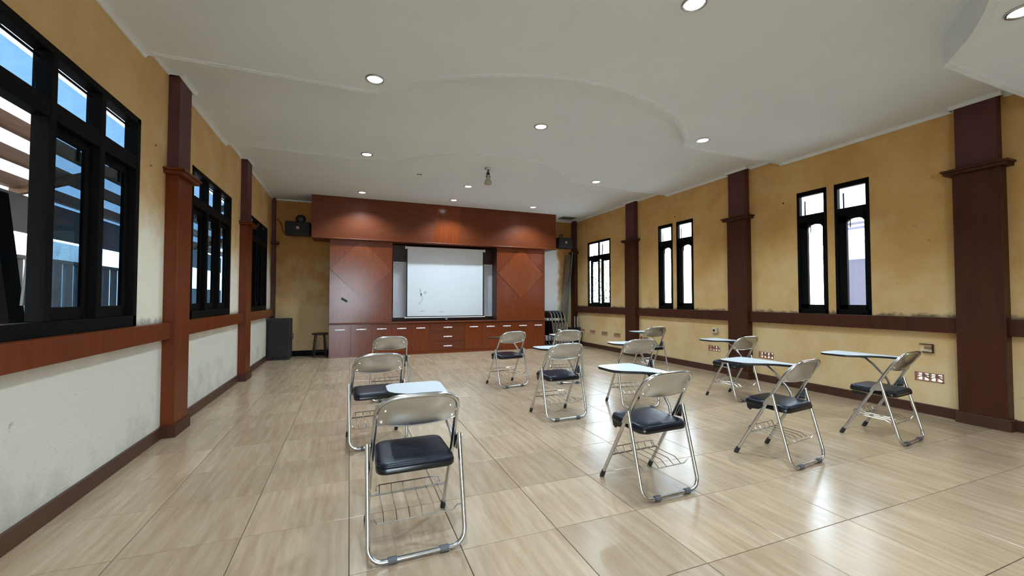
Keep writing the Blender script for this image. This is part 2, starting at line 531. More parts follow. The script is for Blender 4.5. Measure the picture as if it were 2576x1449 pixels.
tag(wall_holes('wall_left', M['wall_left'], PL, YR - TH, YB + TH, 0, ZTOP, [(a, b, *LWZ) for a, b in LW], 0, .075),
    'faded, light-graded orange and off-white plaster wall with the wide black windows', 'wall', kind='structure')
tag(wall_holes('wall_right', M['wall_yellow'], PR, YR - TH, YB + TH, 0, ZTOP,
               [(u[0], u[1], *RWZ) for p in RW for u in p] + [(*RW3, *RWZ)] + [(y - .115, y + .115, *VZ) for y in VENTS], 0, .06),
    'yellow ochre plaster wall with narrow paired windows and low vent blocks', 'wall', kind='structure')
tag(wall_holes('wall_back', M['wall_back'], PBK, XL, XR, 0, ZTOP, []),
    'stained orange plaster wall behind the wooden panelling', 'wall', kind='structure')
tag(wall_holes('wall_rear', M['wall_rear'], PRR, XL, XR, 0, ZTOP, [(-1.0, 0.80, 0.0, 2.40)]),
    'plaster wall behind the viewer with an open doorway', 'wall', kind='structure')

# ------------------------------------------------------------------ floor tiles
T0X, T0Y, TS, GAP = 0.5094, 1.9357, 0.5, 0.0034
floor = empty('floor')
tag(floor, 'beige wood-look square tiled floor of the hall', 'floor', kind='structure')
MB().box(XL - .1, XR + .1, YR - 1.5, YB + .1, -0.12, -0.0035).build('grout_bed', M['grout'], floor)


def pix(p):
    d = Vector(p) - Vector((0, 0, EYE))
    w = d.dot(fwd)
    if w < 0.05: return None
    return (1288 + FPX * d.dot(rgt) / w, 724.5 - FPX * d.dot(upv) / w)


def tile_mesh(w, l):
    mb = MB()
    b = 0.0016
    x, y = w / 2, l / 2
    n = [(-x, -y, -.006), (x, -y, -.006), (x, y, -.006), (-x, y, -.006),
         (-x, -y, -b), (x, -y, -b), (x, y, -b), (-x, y, -b),
         (-x + b, -y + b, 0), (x - b, -y + b, 0), (x - b, y - b, 0), (-x + b, y - b, 0)]
    mb.v = n
    mb.f = [(8, 9, 10, 11)]
    for i in range(4):
        j = (i + 1) % 4
        mb.f += [(i, j, 4 + j, 4 + i), (4 + i, 4 + j, 8 + j, 8 + i)]
    return mb


cache = {}
rest = MB()
for i in range(-6, 13):
    for j in range(-12, 18):
        x0, x1 = T0X + (i) * TS, T0X + (i + 1) * TS
        y0, y1 = T0Y + (j) * TS, T0Y + (j + 1) * TS
        cx0, cx1, cy0, cy1 = max(x0, XL), min(x1, XR), max(y0, YR), min(y1, YB)
        if cx1 - cx0 < .02 or cy1 - cy0 < .02: continue
        if cy0 > 9.15 and cx0 > -.3 and cx1 < 4.4: continue
        seen = False
        for s in range(5):
            for t in range(5):
                q = pix((cx0 + (cx1 - cx0) * s / 4, cy0 + (cy1 - cy0) * t / 4, 0))
                if q and 0 < q[0] < 2576 and 0 < q[1] < 1449: seen = True
        w, l = cx1 - cx0 - GAP, cy1 - cy0 - GAP
        cx, cy = (cx0 + cx1) / 2, (cy0 + cy1) / 2
        if seen:
            key = (round(w, 3), round(l, 3))
            if key not in cache: cache[key] = tile_mesh(w, l).mesh('tile', M['tile'])
            o = bpy.data.objects.new('tile', cache[key])
            COL.objects.link(o)
            o.location = (cx, cy, 0)
            o.parent = floor
        else:
            rest.box(cx - w / 2, cx + w / 2, cy - l / 2, cy + l / 2, -.006, 0)
o = rest.build('tiles_out_of_view', M['tile'], floor)
o['kind'] = 'stuff'

# ------------------------------------------------------------------ stepped ceiling
ZC = [2.865, 3.085, 3.175, 3.265]
XC = 2.045
EDGE = [(1.58, 1.91, 0.763), (3.96, 1.815, 0.87), (6.20, 1.44, 0.86)]


def edge_y(k, x):
    ye, c, s = EDGE[k]
    dx = x - XC
    if abs(dx) >= c: return ye
    rad = (c * c + s * s) / (2 * s)
    return ye - s + rad - math.sqrt(rad * rad - dx * dx)


def edge_pts(k):
    ye, c, s = EDGE[k]
    pts = [(XL, ye)]
    n = 48
    for i in range(n + 1):
        x = XC - c + 2 * c * i / n
        pts.append((x, edge_y(k, x)))
    pts.append((XR, ye))
    return pts


ceil = empty('ceiling')
tag(ceil, 'grey-white plaster ceiling rising in curved steps towards the screen', 'ceiling', kind='structure')
xs = set([XL, XR])
for k in range(3):
    for x, y in edge_pts(k): xs.add(round(x, 4))
xs = sorted(xs)
for lev in range(4):
    mb = MB()
    for a, b in zip(xs[:-1], xs[1:]):
        n0 = YR if lev == 0 else edge_y(lev - 1, a)
        n1 = YR if lev == 0 else edge_y(lev - 1, b)
        f0 = YB if lev == 3 else edge_y(lev, a)
        f1 = YB if lev == 3 else edge_y(lev, b)
        z = ZC[lev]
        mb.quad((a, n0, z), (a, f0, z), (b, f1, z), (b, n1, z))
    if lev < 3:
        for (xa, ya), (xb, yb) in zip(edge_pts(lev)[:-1], edge_pts(lev)[1:]):
            mb.quad((xa, ya, ZC[lev]), (xa, ya, ZC[lev + 1] + .01), (xb, yb, ZC[lev + 1] + .01), (xb, yb, ZC[lev]))
    mb.build('ceiling_step', M['ceiling'], ceil)
    # moulding along the step edge
    if lev < 3:
        mm = MB()
        pts = edge_pts(lev)
        nrm = []
        for i in range(len(pts)):
            a = pts[max(i - 1, 0)]; b = pts[min(i + 1, len(pts) - 1)]
            tx, ty = b[0] - a[0], b[1] - a[1]
            l = math.hypot(tx, ty)
            nrm.append((ty / l, -tx / l))
        prof = [(-0.006, 0.02), (-0.006, -0.010), (0.016, -0.010), (0.016, -0.006), (0.040, -0.006), (0.044, 0.0)]
        rows = []
        for (x, y), (nx, ny) in zip(pts, nrm):
            rows.append([(min(max(x + nx * u, XL), XR), y + ny * u, ZC[lev] + w) for u, w in prof])
        for r0, r1 in zip(rows[:-1], rows[1:]):
            for a in range(len(prof) - 1):
                mm.quad(r0[a], r0[a + 1], r1[a + 1], r1[a])
        mm.build('edge_moulding', M['cornice'], ceil)
MB().box(XL - TH, XR + TH, YR - TH, YB + TH, ZTOP, ZTOP + .1).build('light_block_slab', M['panel_dark'], ceil)  # unseen slab added above the steps to block sky light
ybounds = [YR, EDGE[0][0], EDGE[1][0], EDGE[2][0], YB]
COLS_L = [(4.40, 4.73), (7.00, 7.33)]
COLS_R = [(1.835, 2.165), (4.43, 4.77), (7.02, 7.36)]
for lev in range(4):
    a, b, z = ybounds[lev], ybounds[lev + 1], ZC[lev]
    prof = [(0, -.034), (.010, -.034), (.014, -.022), (.024, -.012), (.036, -.008), (.036, 0)]
    for sx, x0, cols in ((1, XL, COLS_L), (-1, XR, COLS_R)):
        runs = []
        cur = a
        for c0, c1 in cols:
            if a < c0 < b:
                runs.append((cur, c0, 0.0)); runs.append((c0 - .02, min(c1 + .02, b), .085)); cur = c1
        runs.append((cur, b, 0.0))
        mm = MB()
        for r0, r1, off in runs:
            for q in range(len(prof) - 1):
                (u0, w0), (u1, w1) = prof[q], prof[q + 1]
                mm.quad((x0 + sx * (u0 + off), r0, z + w0), (x0 + sx * (u1 + off), r0, z + w1),
                        (x0 + sx * (u1 + off), r1, z + w1), (x0 + sx * (u0 + off), r1, z + w0))
            if off:
                for yy in (r0, r1):
                    mm.quad((x0, yy, z - .034), (x0 + sx * (off + .03), yy, z - .034), (x0 + sx * (off + .03), yy, z), (x0, yy, z))
        mm.build('wall_cornice', M['cornice'], ceil)
mm = MB()
mm.box(XL, -.70, YB - .03, YB, ZC[3] - .03, ZC[3]); mm.box(4.55, XR, YB - .03, YB, ZC[3] - .03, ZC[3])
mm.build('wall_cornice', M['cornice'], ceil)

# ------------------------------------------------------------------ columns, dado rails, baseboards
col_labels = {
    ('L', 0): 'red-brown wooden column between the two nearest black windows', ('L', 1): 'red-brown wooden column between the middle and far black windows',
    ('L', 2): 'slim brown corner column behind the floor loudspeaker cabinet',
    ('R', 0): 'shade-darkened brown column nearest the camera on the yellow wall', ('R', 1): 'shade-darkened brown column between the two pairs of narrow windows',
    ('R', 2): 'shade-darkened brown column between the double window and the far narrow pair', ('R', 3): 'slim dark corner column beside the folded chairs'}


def column(side, idx, y0, y1, proj, zcap, ztop, lower):
    sx = 1 if side == 'L' else -1
    xw = XL if side == 'L' else XR
    c = empty('column', (xw, (y0 + y1) / 2, 0))
    tag(c, col_labels[(side, idx)], 'column', kind='structure')
    h = (y1 - y0) / 2
    X = lambda a, b: (min(sx * a, sx * b), max(sx * a, sx * b))
    bx = lambda mb, p0, p1, hw, z0, z1: mb.box(*X(p0, p1), -hw, min(hw, YB - (y0 + y1) / 2), z0, z1)
    bx(MB(), -.002, proj, h, 0.10, zcap).build('shaft', lower, c, bevel=.004)
    bx(MB(), -.002, proj + .018, h + .018, 0, 0.105).build('plinth', M['base'] if side == 'R' else M['lacquer_shaded'], c, bevel=.004)
    mb = MB(); bx(mb, -.002, proj + .045, h + .05, zcap, zcap + .03); bx(mb, -.002, proj + .06, h + .065, zcap + .03, zcap + .05)
    mb.build('capital', lower, c, bevel=.004)
    bx(MB(), -.002, proj - .012, h - .022, zcap + .05, ztop).build('upper_shaft', M['plum'], c, bevel=.003)


for i, (a, b) in enumerate(COLS_L): column('L', i, a, b, .095, 2.27, 3.26, M['lacquer'])
column('L', 2, 9.56, 9.84, .075, 2.30, 3.26, M['lacquer_shaded'])
for i, (a, b) in enumerate(COLS_R): column('R', i, a, b, .10, 2.40, 3.26, M['lacquer_shaded'])
column('R', 3, 9.50, 9.80, .09, 2.38, 3.26, M['lacquer_shaded'])


def seg_rail(name, label, side, z0, z1, proj, spans, m, cat='dado rail'):
    sx = 1 if side == 'L' else -1
    xw = XL if side == 'L' else XR
    mb = MB()
    for a, b in spans:
        mb.box(xw, xw + sx * proj, a, b, z0, z1)
    o = mb.build(name, m, bevel=.004)
    tag(o, label, cat, kind='structure')


sp_l = [(YR, 4.40), (4.73, 7.0), (7.33, 9.56)]
sp_r = [(YR, 1.835), (2.165, 4.43), (4.77, 7.02), (7.36, 9.5)]
for n, (a, b) in enumerate(sp_l):
    seg_rail('trim_%d' % (n + 1), ['red-brown dado rail under the nearest black window', 'red-brown dado rail under the middle black window', 'red-brown dado rail under the far black window'][n],
             'L', .845, .985, .06, [(a, b)], M['lacquer'])
for n, (a, b) in enumerate(sp_r):
    seg_rail('trim_%d' % (n + 4), ['dark dado rail in front of the nearest yellow wall bay at the picture edge', 'dark dado rail under the nearest pair of narrow windows',
                                   'dark dado rail under the far pair of narrow windows', 'dark dado rail under the double window'][n],
             'R', .852, 1.003, .06, [(a, b)], M['lacquer_shaded'])
seg_rail('baseboard_left', 'dark brown baseboard along the off-white wall', 'L', 0, .10, .022, sp_l, M['base'], 'baseboard')
seg_rail('baseboard_right', 'dark brown baseboard along the yellow wall', 'R', 0, .10, .022, sp_r, M['base'], 'baseboard')
tag(MB().box(XL, -.40, YB - .03, YB, 0, .11).box(4.5, XR, YB - .03, YB, 0, .11).build('baseboard_back', M['black_wood'], bevel=.003),
    'black baseboard on the back wall behind the round stool', 'baseboard', kind='structure')


# ------------------------------------------------------------------ windows
def wbox(place, mb, a0, a1, z0, z1, d0, d1):
    p = place(a0, z0, d0); q = place(a1, z1, d1)
    return mb.box(p[0], q[0], p[1], q[1], p[2], q[2])


WN = [0]


def left_window(y0, y1, label, open_first=False, detail=True):
    WN[0] += 1
    w = empty('window_%d' % WN[0], (XL, (y0 + y1) / 2, LWZ[0]))
    tag(w, label, 'window', kind='structure')
    off = Vector((XL, (y0 + y1) / 2, LWZ[0]))

    def P(a, z, d):
        return (XL - d - off.x, a - off.y, z - off.z)
    z0, z1 = LWZ
    fw, D0, D1 = .055, -.004, .075
    mb = MB()
    wbox(P, mb, y0, y0 + fw, z0, z1, D0, D1); wbox(P, mb, y1 - fw, y1, z0, z1, D0, D1)
    wbox(P, mb, y0, y1, z1 - .045, z1, D0, D1); wbox(P, mb, y0, y1, z0, z0 + .08, D0, D1)
    mb.build('window_frame', M['black_wood'], w, bevel=.004)
    p = (y1 - y0 - fw) / 3
    for k in (1, 2):
        wbox(P, MB(), y0 + p * k, y0 + p * k + fw, z0 + .08, z1 - .045, D0, D1).build('mullion', M['black_wood'], w, bevel=.004)
    wbox(P, MB(), y0 + fw, y1 - fw, 2.155, 2.255, D0 + .003, D1).build('transom', M['black_wood'], w, bevel=.004)
    for k in range(3):
        a, b = y0 + p * k + fw, y0 + p * (k + 1)
        # hopper pane above
        mb = MB()
        for (za, da), (zb, db) in [((2.262, .052), (2.455, .070))]:
            mb.prism([(za, da), (zb, db), (zb, db + .004), (za, da + .004)], lambda s, t, u: P(u, s, t), a + .004, b - .004)
        mb.build('hopper_pane', M['glass_frost'], w)
        wbox(P, MB(), a, b, 2.468, 2.478, .045, .055).build('hopper_bar', M['black_wood'], w)
        # casement below
        s0, s1 = .042, .070
        c = MB()
        st = .044
        za, zb = z0 + .08, 2.155
        if open_first and k == 0:
            continue
        wbox(P, c, a, a + st, za, zb, s0, s1); wbox(P, c, b - st, b, za, zb, s0, s1)
        wbox(P, c, a + st, b - st, zb - .05, zb, s0, s1); wbox(P, c, a + st, b - st, za, za + .075, s0, s1)
        sash = c.build('sash', M['black_wood'], w, bevel=.003)
        wbox(P, MB(), a + st, b - st, za + .075, zb - .05, .055, .060).build('pane', M['glass_tint'], sash)
        wbox(P, MB(), b - st - .075, b - st - .062, zb - .13, zb - .05, .045, .058).build('stay_hook', M['black_wood'], sash)
    return w


left_window(*LW[1], 'black three-bay window closest to the camera with one casement open', open_first=True)
left_window(*LW[2], 'black three-bay window between the two red-brown columns')
left_window(*LW[3], 'dark far black window beside the floor loudspeaker cabinet')
left_window(*LW[0], 'black three-bay window behind the viewer')


def right_unit(y0, y1, label):
    WN[0] += 1
    w = empty('window_%d' % WN[0], (XR, (y0 + y1) / 2, RWZ[0]))
    tag(w, label, 'window', kind='structure')
    off = Vector((XR, (y0 + y1) / 2, RWZ[0]))
    P = lambda a, z, d: (XR + d - off.x, a - off.y, z - off.z)
    z0, z1 = RWZ
    D0, D1 = -.008, .05
    f = .036
    mb = MB()
    wbox(P, mb, y0, y0 + f, z0, z1, D0, D1); wbox(P, mb, y1 - f, y1, z0, z1, D0, D1)
    wbox(P, mb, y0, y1, z1 - .06, z1, D0, D1); wbox(P, mb, y0, y1, z0, z0 + .06, D0, D1)
    mb.build('window_frame', M['black_wood'], w, bevel=.004)
    wbox(P, MB(), y0 + f, y1 - f, 2.205, 2.30, D0 + .003, D1).build('transom', M['black_wood'], w, bevel=.004)
    wbox(P, MB(), y0 + f, y1 - f, 2.30, 2.50, .03, .034).build('top_pane', M['glass_clear'], w)
    wbox(P, MB(), y1 - f - .055, y1 - f - .043, 2.30, 2.49, .025, .037).build('pane_edge', M['black_wood'], w)
    c = MB()
    za, zb = z0 + .06, 2.205
    wbox(P, c, y0 + f, y0 + f + .025, za, zb, .010, .045); wbox(P, c, y1 - f - .085, y1 - f, za, zb, .010, .045)
    wbox(P, c, y0 + f, y1 - f, za, za + .055, .010, .045)
    # arched top rail
    a, b = y0 + f + .025, y1 - f - .085
    pts = [(y0 + f, zb), (y0 + f, zb - .085)]
    for i in range(9):
        t = i / 8
        pts.append((a + (b - a) * t, zb - .085 + .045 * math.sin(math.pi * t) ** .5))
    pts += [(y1 - f, zb - .085), (y1 - f, zb)]
    c.prism(pts, P, .010, .045)
    sash = c.build('sash', M['black_wood'], w)
    wbox(P, MB(), a, b, za + .05, zb - .04, .026, .030).build('pane', M['glass_clear'], sash)
    wbox(P, MB(), b - .05, b - .043, zb - .15, zb - .04, .0, .01).build('stay_hook', M['black_wood'], sash)
    return w


right_unit(*RW[1][1], 'tall narrow black window, left one of the pair nearest the camera')
right_unit(*RW[1][0], 'tall narrow black window, right one of the pair nearest the camera')
right_unit(*RW[2][1], 'tall narrow black window, left one of the pair between the brown columns')
right_unit(*RW[2][0], 'tall narrow black window, right one of the pair between the brown columns')
right_unit(*RW[0][0], 'tall narrow black window behind the viewer, nearer the doorway')
right_unit(*RW[0][1], 'tall narrow black window behind the viewer, nearer the first column')

# double window at the far end
WN[0] += 1
w = empty('window_%d' % WN[0], (XR, (RW3[0] + RW3[1]) / 2, RWZ[0]))
tag(w, 'double black window with foliage outside beside the folded chairs', 'window', kind='structure')
offv = Vector((XR, (RW3[0] + RW3[1]) / 2, RWZ[0]))
P3 = lambda a, z, d: (XR + d - offv.x, a - offv.y, z - offv.z)
y0, y1 = RW3
z0, z1 = RWZ
mb = MB()
wbox(P3, mb, y0, y0 + .04, z0, z1, -.008, .035); wbox(P3, mb, y1 - .04, y1, z0, z1, -.008, .035)
wbox(P3, mb, y0, y1, z1 - .05, z1, -.008, .035); wbox(P3, mb, y0, y1, z0, z0 + .09, -.008, .035)
mb.build('window_frame', M['black_wood'], w, bevel=.004)
ym = (y0 + y1) / 2
wbox(P3, MB(), ym - .02, ym + .02, z0 + .09, z1 - .05, -.004, .03).build('mullion', M['black_wood'], w, bevel=.003)
wbox(P3, MB(), y0 + .04, y1 - .04, 2.15, 2.26, -.005, .035).build('transom', M['black_wood'], w, bevel=.003)
for a, b in ((y0 + .04, ym - .02), (ym + .02, y1 - .04)):
    wbox(P3, MB(), a, b, 2.26, z1 - .09, .02, .024).build('top_pane', M['glass_clear'], w)
    wbox(P3, MB(), b - .13, b - .118, 2.26, 2.5, .01, .02).build('pane_edge', M['black_wood'], w)
    c = MB()
    b2 = b - .085
    za, zb = z0 + .09, 2.15
    wbox(P3, c, b2 - .075, b2, za, zb, .006, .03); wbox(P3, c, a, a + .02, za, zb, .006, .03)
    wbox(P3, c, a, b2, za, za + .02, .006, .03); wbox(P3, c, a, b2, zb - .05, zb, .006, .03)
    sash = c.build('sash', M['black_wood'], w)
    wbox(P3, MB(), a + .02, b2 - .075, za + .02, zb - .05, .016, .02).build('pane', M['glass_clear'], sash)

# ------------------------------------------------------------------ vent blocks and outlets on the yellow wall
vent_labels = ['terracotta vent block nearest the camera with bright sky behind its holes', 'terracotta vent block just past the second dark column',
               'terracotta vent block low under the wall outlet', 'terracotta vent block behind the chair at the wall',
               'terracotta vent block beside the third dark column', 'second terracotta vent block left of the third dark column',
               'third terracotta vent block left of the third dark column', 'terracotta vent block closest to the back corner']
for n, y in enumerate(VENTS):
    v = empty('vent_block', (XR, y, VZ[0]))
    tag(v, vent_labels[n], 'vent block', 'terracotta vent blocks low in the yellow wall')
    P = lambda a, z, d: (d, a, z)
    hh = VZ[1] - VZ[0]
    mb = MB()
    wbox(P, mb, -.115, -.105, 0, hh, -.004, .058); wbox(P, mb, .105, .115, 0, hh, -.004, .058)
    wbox(P, mb, -.115, .115, 0, .008, -.004, .058); wbox(P, mb, -.115, .115, hh - .008, hh, -.004, .058)
    mb.build('surround', M['terracotta'], v)
    lat = MB()
    n4 = 4
    pw = .21 / n4
    for i in range(1, n4):
        wbox(P, lat, -.105 + pw * i - .003, -.105 + pw * i + .003, .008, hh - .008, .0, .045)
    # flowing lattice webs
    for i in range(n4):
        up = i % 2 == 0
        a0, a1 = -.105 + pw * i, -.105 + pw * (i + 1)
        zA, zB = (hh * .30, hh * .62) if up else (hh * .62, hh * .30)
        lat.prism([(a0, zA - .004), (a1, zB - .004), (a1, zB + .004), (a0, zA + .004)], P, 0.0, .045)
        zA, zB = (hh * .62, hh * .70) if up else (hh * .70, hh * .62)
        lat.prism([(a0, zA + .0), (a1, zB + .0), (a1, zB + .006), (a0, zA + .006)], P, 0.0, .045)
    lat.build('lattice', M['terracotta'], v)

o = empty('wall_outlet', (XR, 5.10, .677))
tag(o, 'cream wall outlet on the yellow wall above a vent block', 'outlet')
MB().box(-.035, 0, -.055, .055, -.045, .045).build('cover', M['outlet'], o, bevel=.006)
MB().lathe([(.022, 0), (.022, .004), (.015, .004)], seg=16).build('socket_face', M['outlet_dark'], o)
o.children[1].rotation_euler = (0, R(-90), 0)
o.children[1].location = (-.033, 0, 0)
o = empty('broken_outlet', (XR, 2.43, .678))
tag(o, 'broken open wall outlet box above the nearest chair tablet', 'outlet')
mb = MB(); mb.box(-.022, 0, -.055, .055, .038, .045); mb.box(-.022, 0, -.055, -.048, -.045, .045); mb.box(-.022, 0, -.055, .03, -.045, -.038)
mb.build('box_rim', M['outlet_dark'], o)
MB().box(-.012, 0, -.045, .02, -.01, .018).build('socket_insert', M['terracotta'], o, bevel=.004)
MB().box(-.006, 0, -.048, .05, -.038, .038).build('box_floor', M['wall_yellow'], o)
MB().box(-.014, 0, -.02, .05, -.035, -.012).build('cover_remnant', M['outlet'], o, bevel=.004)

# ------------------------------------------------------------------ front wall joinery
YF = 9.07           # face of doors and panels
units = [(-.382, .027), (.027, .434), (.434, .832), (.832, 1.244), (1.244, 1.635), None, (2.43, 2.832), (2.832, 3.227), (3.227, 3.635), (3.635, 4.045), (4.045, 4.43)]
ulabels = ['glossy base cabinet at the end beside the round stool', 'glossy base cabinet, second from the round stool', 'red-brown base cabinet, third from the round stool',
           'red-brown base cabinet below the edge of the left diamond panel and whiteboard', 'red-brown base cabinet just left of the drawers', None,
           'red-brown base cabinet just right of the drawers', 'red-brown base cabinet under the right end of the screen niche',
           'red-brown base cabinet, third from the folded chairs', 'red-brown base cabinet, second from the folded chairs', 'red-brown base cabinet at the end beside the folded chairs']


def handle(parent, y):
    hb = MB()
    hb.tube([(-.095, y - .026, 0), (-.085, y - .026, 0), (-.05, y - .022, 0), (-.02, y - .022, 0), (0, y - .022, 0), (.03, y - .022, 0), (.080, y - .026, 0), (.095, y - .026, 0)],
            [.010, .014, .010, .013, .016, .011, .013, .010], 8)
    hb.box(-.066, -.056, y - .02, y, -.005, .005); hb.box(.056, .066, y - .02, y, -.005, .005)
    return hb.build('handle', M['handle'], parent, smooth=True)


for n, u in enumerate(units):
    if u is None:
        c = empty('drawer_cabinet', (2.0325, YF, 0))
        tag(c, 'red-brown cabinet with three wide drawers below the projection screen', 'cabinet')
        hw = (2.43 - 1.635) / 2
        MB().box(-hw, hw, .02, YB - YF - .01, 0, .67).build('body', M['veneer'], c)
        MB().box(-hw, hw, 0, .02, 0, .05).build('plinth', M['veneer'], c)
        for z0, z1 in ((.055, .255), (.258, .465), (.468, .66)):
            d = MB().box(-hw + .002, hw - .002, 0, .02, z0, z1).build('drawer', M['veneer_h'], c, bevel=.0025)
            hd = handle(d, 0)
            hd.location = (0.0, 0, (z0 + z1) / 2)
        continue
    x0, x1 = u
    c = empty('base_cabinet', ((x0 + x1) / 2, YF, 0))
    tag(c, ulabels[n], 'cabinet', 'base cabinets along the front wall')
    hw = (x1 - x0) / 2
    MB().box(-hw, hw, .02, YB - YF - .01, 0, .67).build('body', M['veneer'], c)
    MB().box(-hw, hw, 0, .02, 0, .05).build('plinth', M['veneer'], c)
    d = MB().box(-hw + .002, hw - .002, 0, .02, .055, .66).build('door', M['veneer'], c, bevel=.0025)
    hd = handle(d, 0)
    hd.location = (-.0, 0, .562)
wt = MB().box(-.385, 4.435, YF - .03, YB - .005, .671, .70)
tag(wt.build('worktop', M['veneer_h'], bevel=.008), 'long red-brown worktop with rounded edge over the base cabinets', 'worktop')


def wood_panel(x0, x1, label):
    c = empty('wall_panel', ((x0 + x1) / 2, YF, .70))
    tag(c, label, 'wall panel')
    hw = (x1 - x0) / 2
    top = 2.394
    zc, r = 1.80, min(hw, .60)
    P = lambda a, b, d: (a, -d, b - .70)
    MB().box(-hw, hw, .012, YB - YF - .005, 0.001, top - .70).build('carcass', M['recess'], c)
    g = .0012

    def piece(pts, m, d=0.0):
        cx = sum(p[0] for p in pts) / len(pts); cz = sum(p[1] for p in pts) / len(pts)
        q = []
        for a, b in pts:
            dx, dz = cx - a, cz - b
            l = math.hypot(dx, dz)
            q.append((a + dx / l * g, b + dz / l * g))
        MB().prism(q, P, -.012, d).build('veneer_piece', m, c)
    zl = zc - r
    piece([(-hw, .702), (hw, .702), (hw, zl), (-hw, zl)], M['veneer'])
    zt = 2.345
    xt = r - (zt - zc)
    piece([(-hw, zl), (0, zl), (-hw, zc)], M['veneer'])
    piece([(0, zl), (hw, zl), (hw, zc)], M['veneer'])
    piece([(-r, zc), (0, zl), (r, zc)], M['veneer_light'], .003)
    piece([(-r, zc), (r, zc), (xt, zt), (-xt, zt)], M['veneer_light'], .003)
    piece([(-hw, zc), (-xt, zt), (-xt, top), (-hw, top)], M['veneer'])
    piece([(hw, zc), (hw, top), (xt, top), (xt, zt)], M['veneer'])
    piece([(-xt, zt), (xt, zt), (xt, top), (-xt, top)], M['veneer'])
    return c


wood_panel(-.38, .835, 'glossy wood veneer panel with diamond inlay beside the round stool')
wood_panel(3.19, 4.425, 'wood veneer panel with diamond inlay beside the folded chairs')

# crooked sticker strip on the left panel
st = empty('sticker', (-.10, YF - .004, 1.17), 0)
st.rotation_euler = (0, R(32), 0)
tag(st, 'small crooked dark sticker strip on the left wooden panel', 'sticker')
MB().box(-.065, .065, -.0015, 0, -.022, .022).build('sticker_strip', M['rubber'], st)
for k in range(5):
    MB().box(-.052 + k * .024, -.040 + k * .024, -.0022, -.0015, -.010, .010).build('sticker_mark', M['plug'], st)

# niche back
nb = empty('screen_niche', (2.0125, YF, .70))
tag(nb, 'dark recessed board behind the projection screen', 'niche board')
MB().box(-1.1765, 1.1765, .42, YB - YF - .005, 0.001, 1.69).build('back_board', M['recess'], nb)

# header
hd = empty('header_panel', (1.93, 9.0, 2.40))
tag(hd, 'long dark wooden header box under the ceiling above the screen', 'header panel')
hx0, hx1 = -.715 - 1.93, 4.70 - 1.93
for a, b, mm_ in ((hx0, 1.723 - 1.93, M['veneer_h']), (1.725 - 1.93, 2.004 - 1.93, M['veneer']), (2.006 - 1.93, 2.293 - 1.93, M['veneer']), (2.295 - 1.93, hx1, M['veneer_h'])):
    MB().box(a, b, 0, .02, .02, ZC[3] - 2.40).build('veneer_board', mm_, hd)
MB().box(hx0, hx1, .02, .66, .012, ZC[3] - 2.40).build('carcass', M['veneer_h'], hd)
mo = MB()
mo.tube([(hx0, .004, .012), (hx1, .004, .012)], .016, 10)
mo.box(hx0, hx1, .0, .09, -.004, .02)
mo.build('lower_moulding', M['veneer_h'], hd, smooth=True)

# whiteboard
wbd = empty('whiteboard', (2.06, 9.42, .79))
tag(wbd, 'wide white writing board half hidden behind the projection screen', 'whiteboard')
MB().box(-1.165, 1.165, 0, .015, .005, 1.215).build('board_face', M['board_white'], wbd)
mb = MB(); mb.box(-1.172, 1.172, -.006, .015, 1.215, 1.227); mb.box(-1.172, 1.172, -.006, .015, -.008, .005)
mb.box(-1.172, -1.163, -.006, .015, 0, 1.225); mb.box(1.163, 1.172, -.006, .015, 0, 1.225)
mb.build('board_frame', M['white_metal'], wbd)

# projection screen
sc = empty('projection_screen', (2.045, 9.28, .79))
sc.scale = (1.0232, 1.0, 1.0232)
tag(sc, 'pull-down white projection screen hanging in front of the whiteboard', 'projection screen')
cs = MB().box(-.89, .89, -.02, .035, 1.475, 1.525)
case = cs.build('casing', M['white_metal'], sc, bevel=.006)
for s in (-1, 1):
    MB().box(s * .89 - .012, s * .89 + .012, -.024, .039, 1.468, 1.532).build('end_cap', M['white_metal'], case, bevel=.004)
fb = MB().box(-.846, .846, .0, .002, .02, 1.48).build('screen_fabric', M['fabric'], sc)
for s in (-1, 1):
    MB().box(s * .846, s * .872, .0, .0015, .0, 1.48).build('black_border', M['black_plastic'], sc)
MB().box(-.872, .872, .0, .0015, -.006, .02).build('black_border', M['black_plastic'], sc)
MB().tube([(-.90, .001, -.012), (.90, .001, -.012)], .012, 10).build('bottom_bar', M['white_metal'], sc, smooth=True)
MB().tube([(-.03, .0, -.022), (-.025, 0, -.045), (0, 0, -.052), (.025, 0, -.045), (.03, 0, -.022)], .003, 6).build('pull_handle', M['bright'], sc)
# stains on the fabric
smb = MB()


def blob(mb, cx, cz, rx, rz, rot, n=14, seed=0):
    rr = random.Random(seed)
    pts = []
    for i in range(n):
        t = 2 * math.pi * i / n
        k = rr.uniform(.65, 1.15)
        a, b = rx * k * math.cos(t), rz * k * math.sin(t)
        pts.append((cx + a * math.cos(rot) - b * math.sin(rot), cz + a * math.sin(rot) + b * math.cos(rot)))
    mb.prism(pts, lambda a, b, d: (a, -d, b), 0.0, .0008)


for args in [(-.57, .56, .018, .10, R(14)), (-.55, .47, .03, .05, R(20)), (-.47, .53, .05, .035, R(40)), (-.53, .38, .012, .05, R(-15)),
             (-.58, .31, .012, .06, R(-30)), (-.53, .13, .06, .014, R(10)), (-.10, .11, .06, .016, 0)]:
    smb = MB()
    blob(smb, *args, seed=int(args[0] * -100) + int(args[1] * 50))
    smb.build('fabric_stain', M['smudge'], fb)

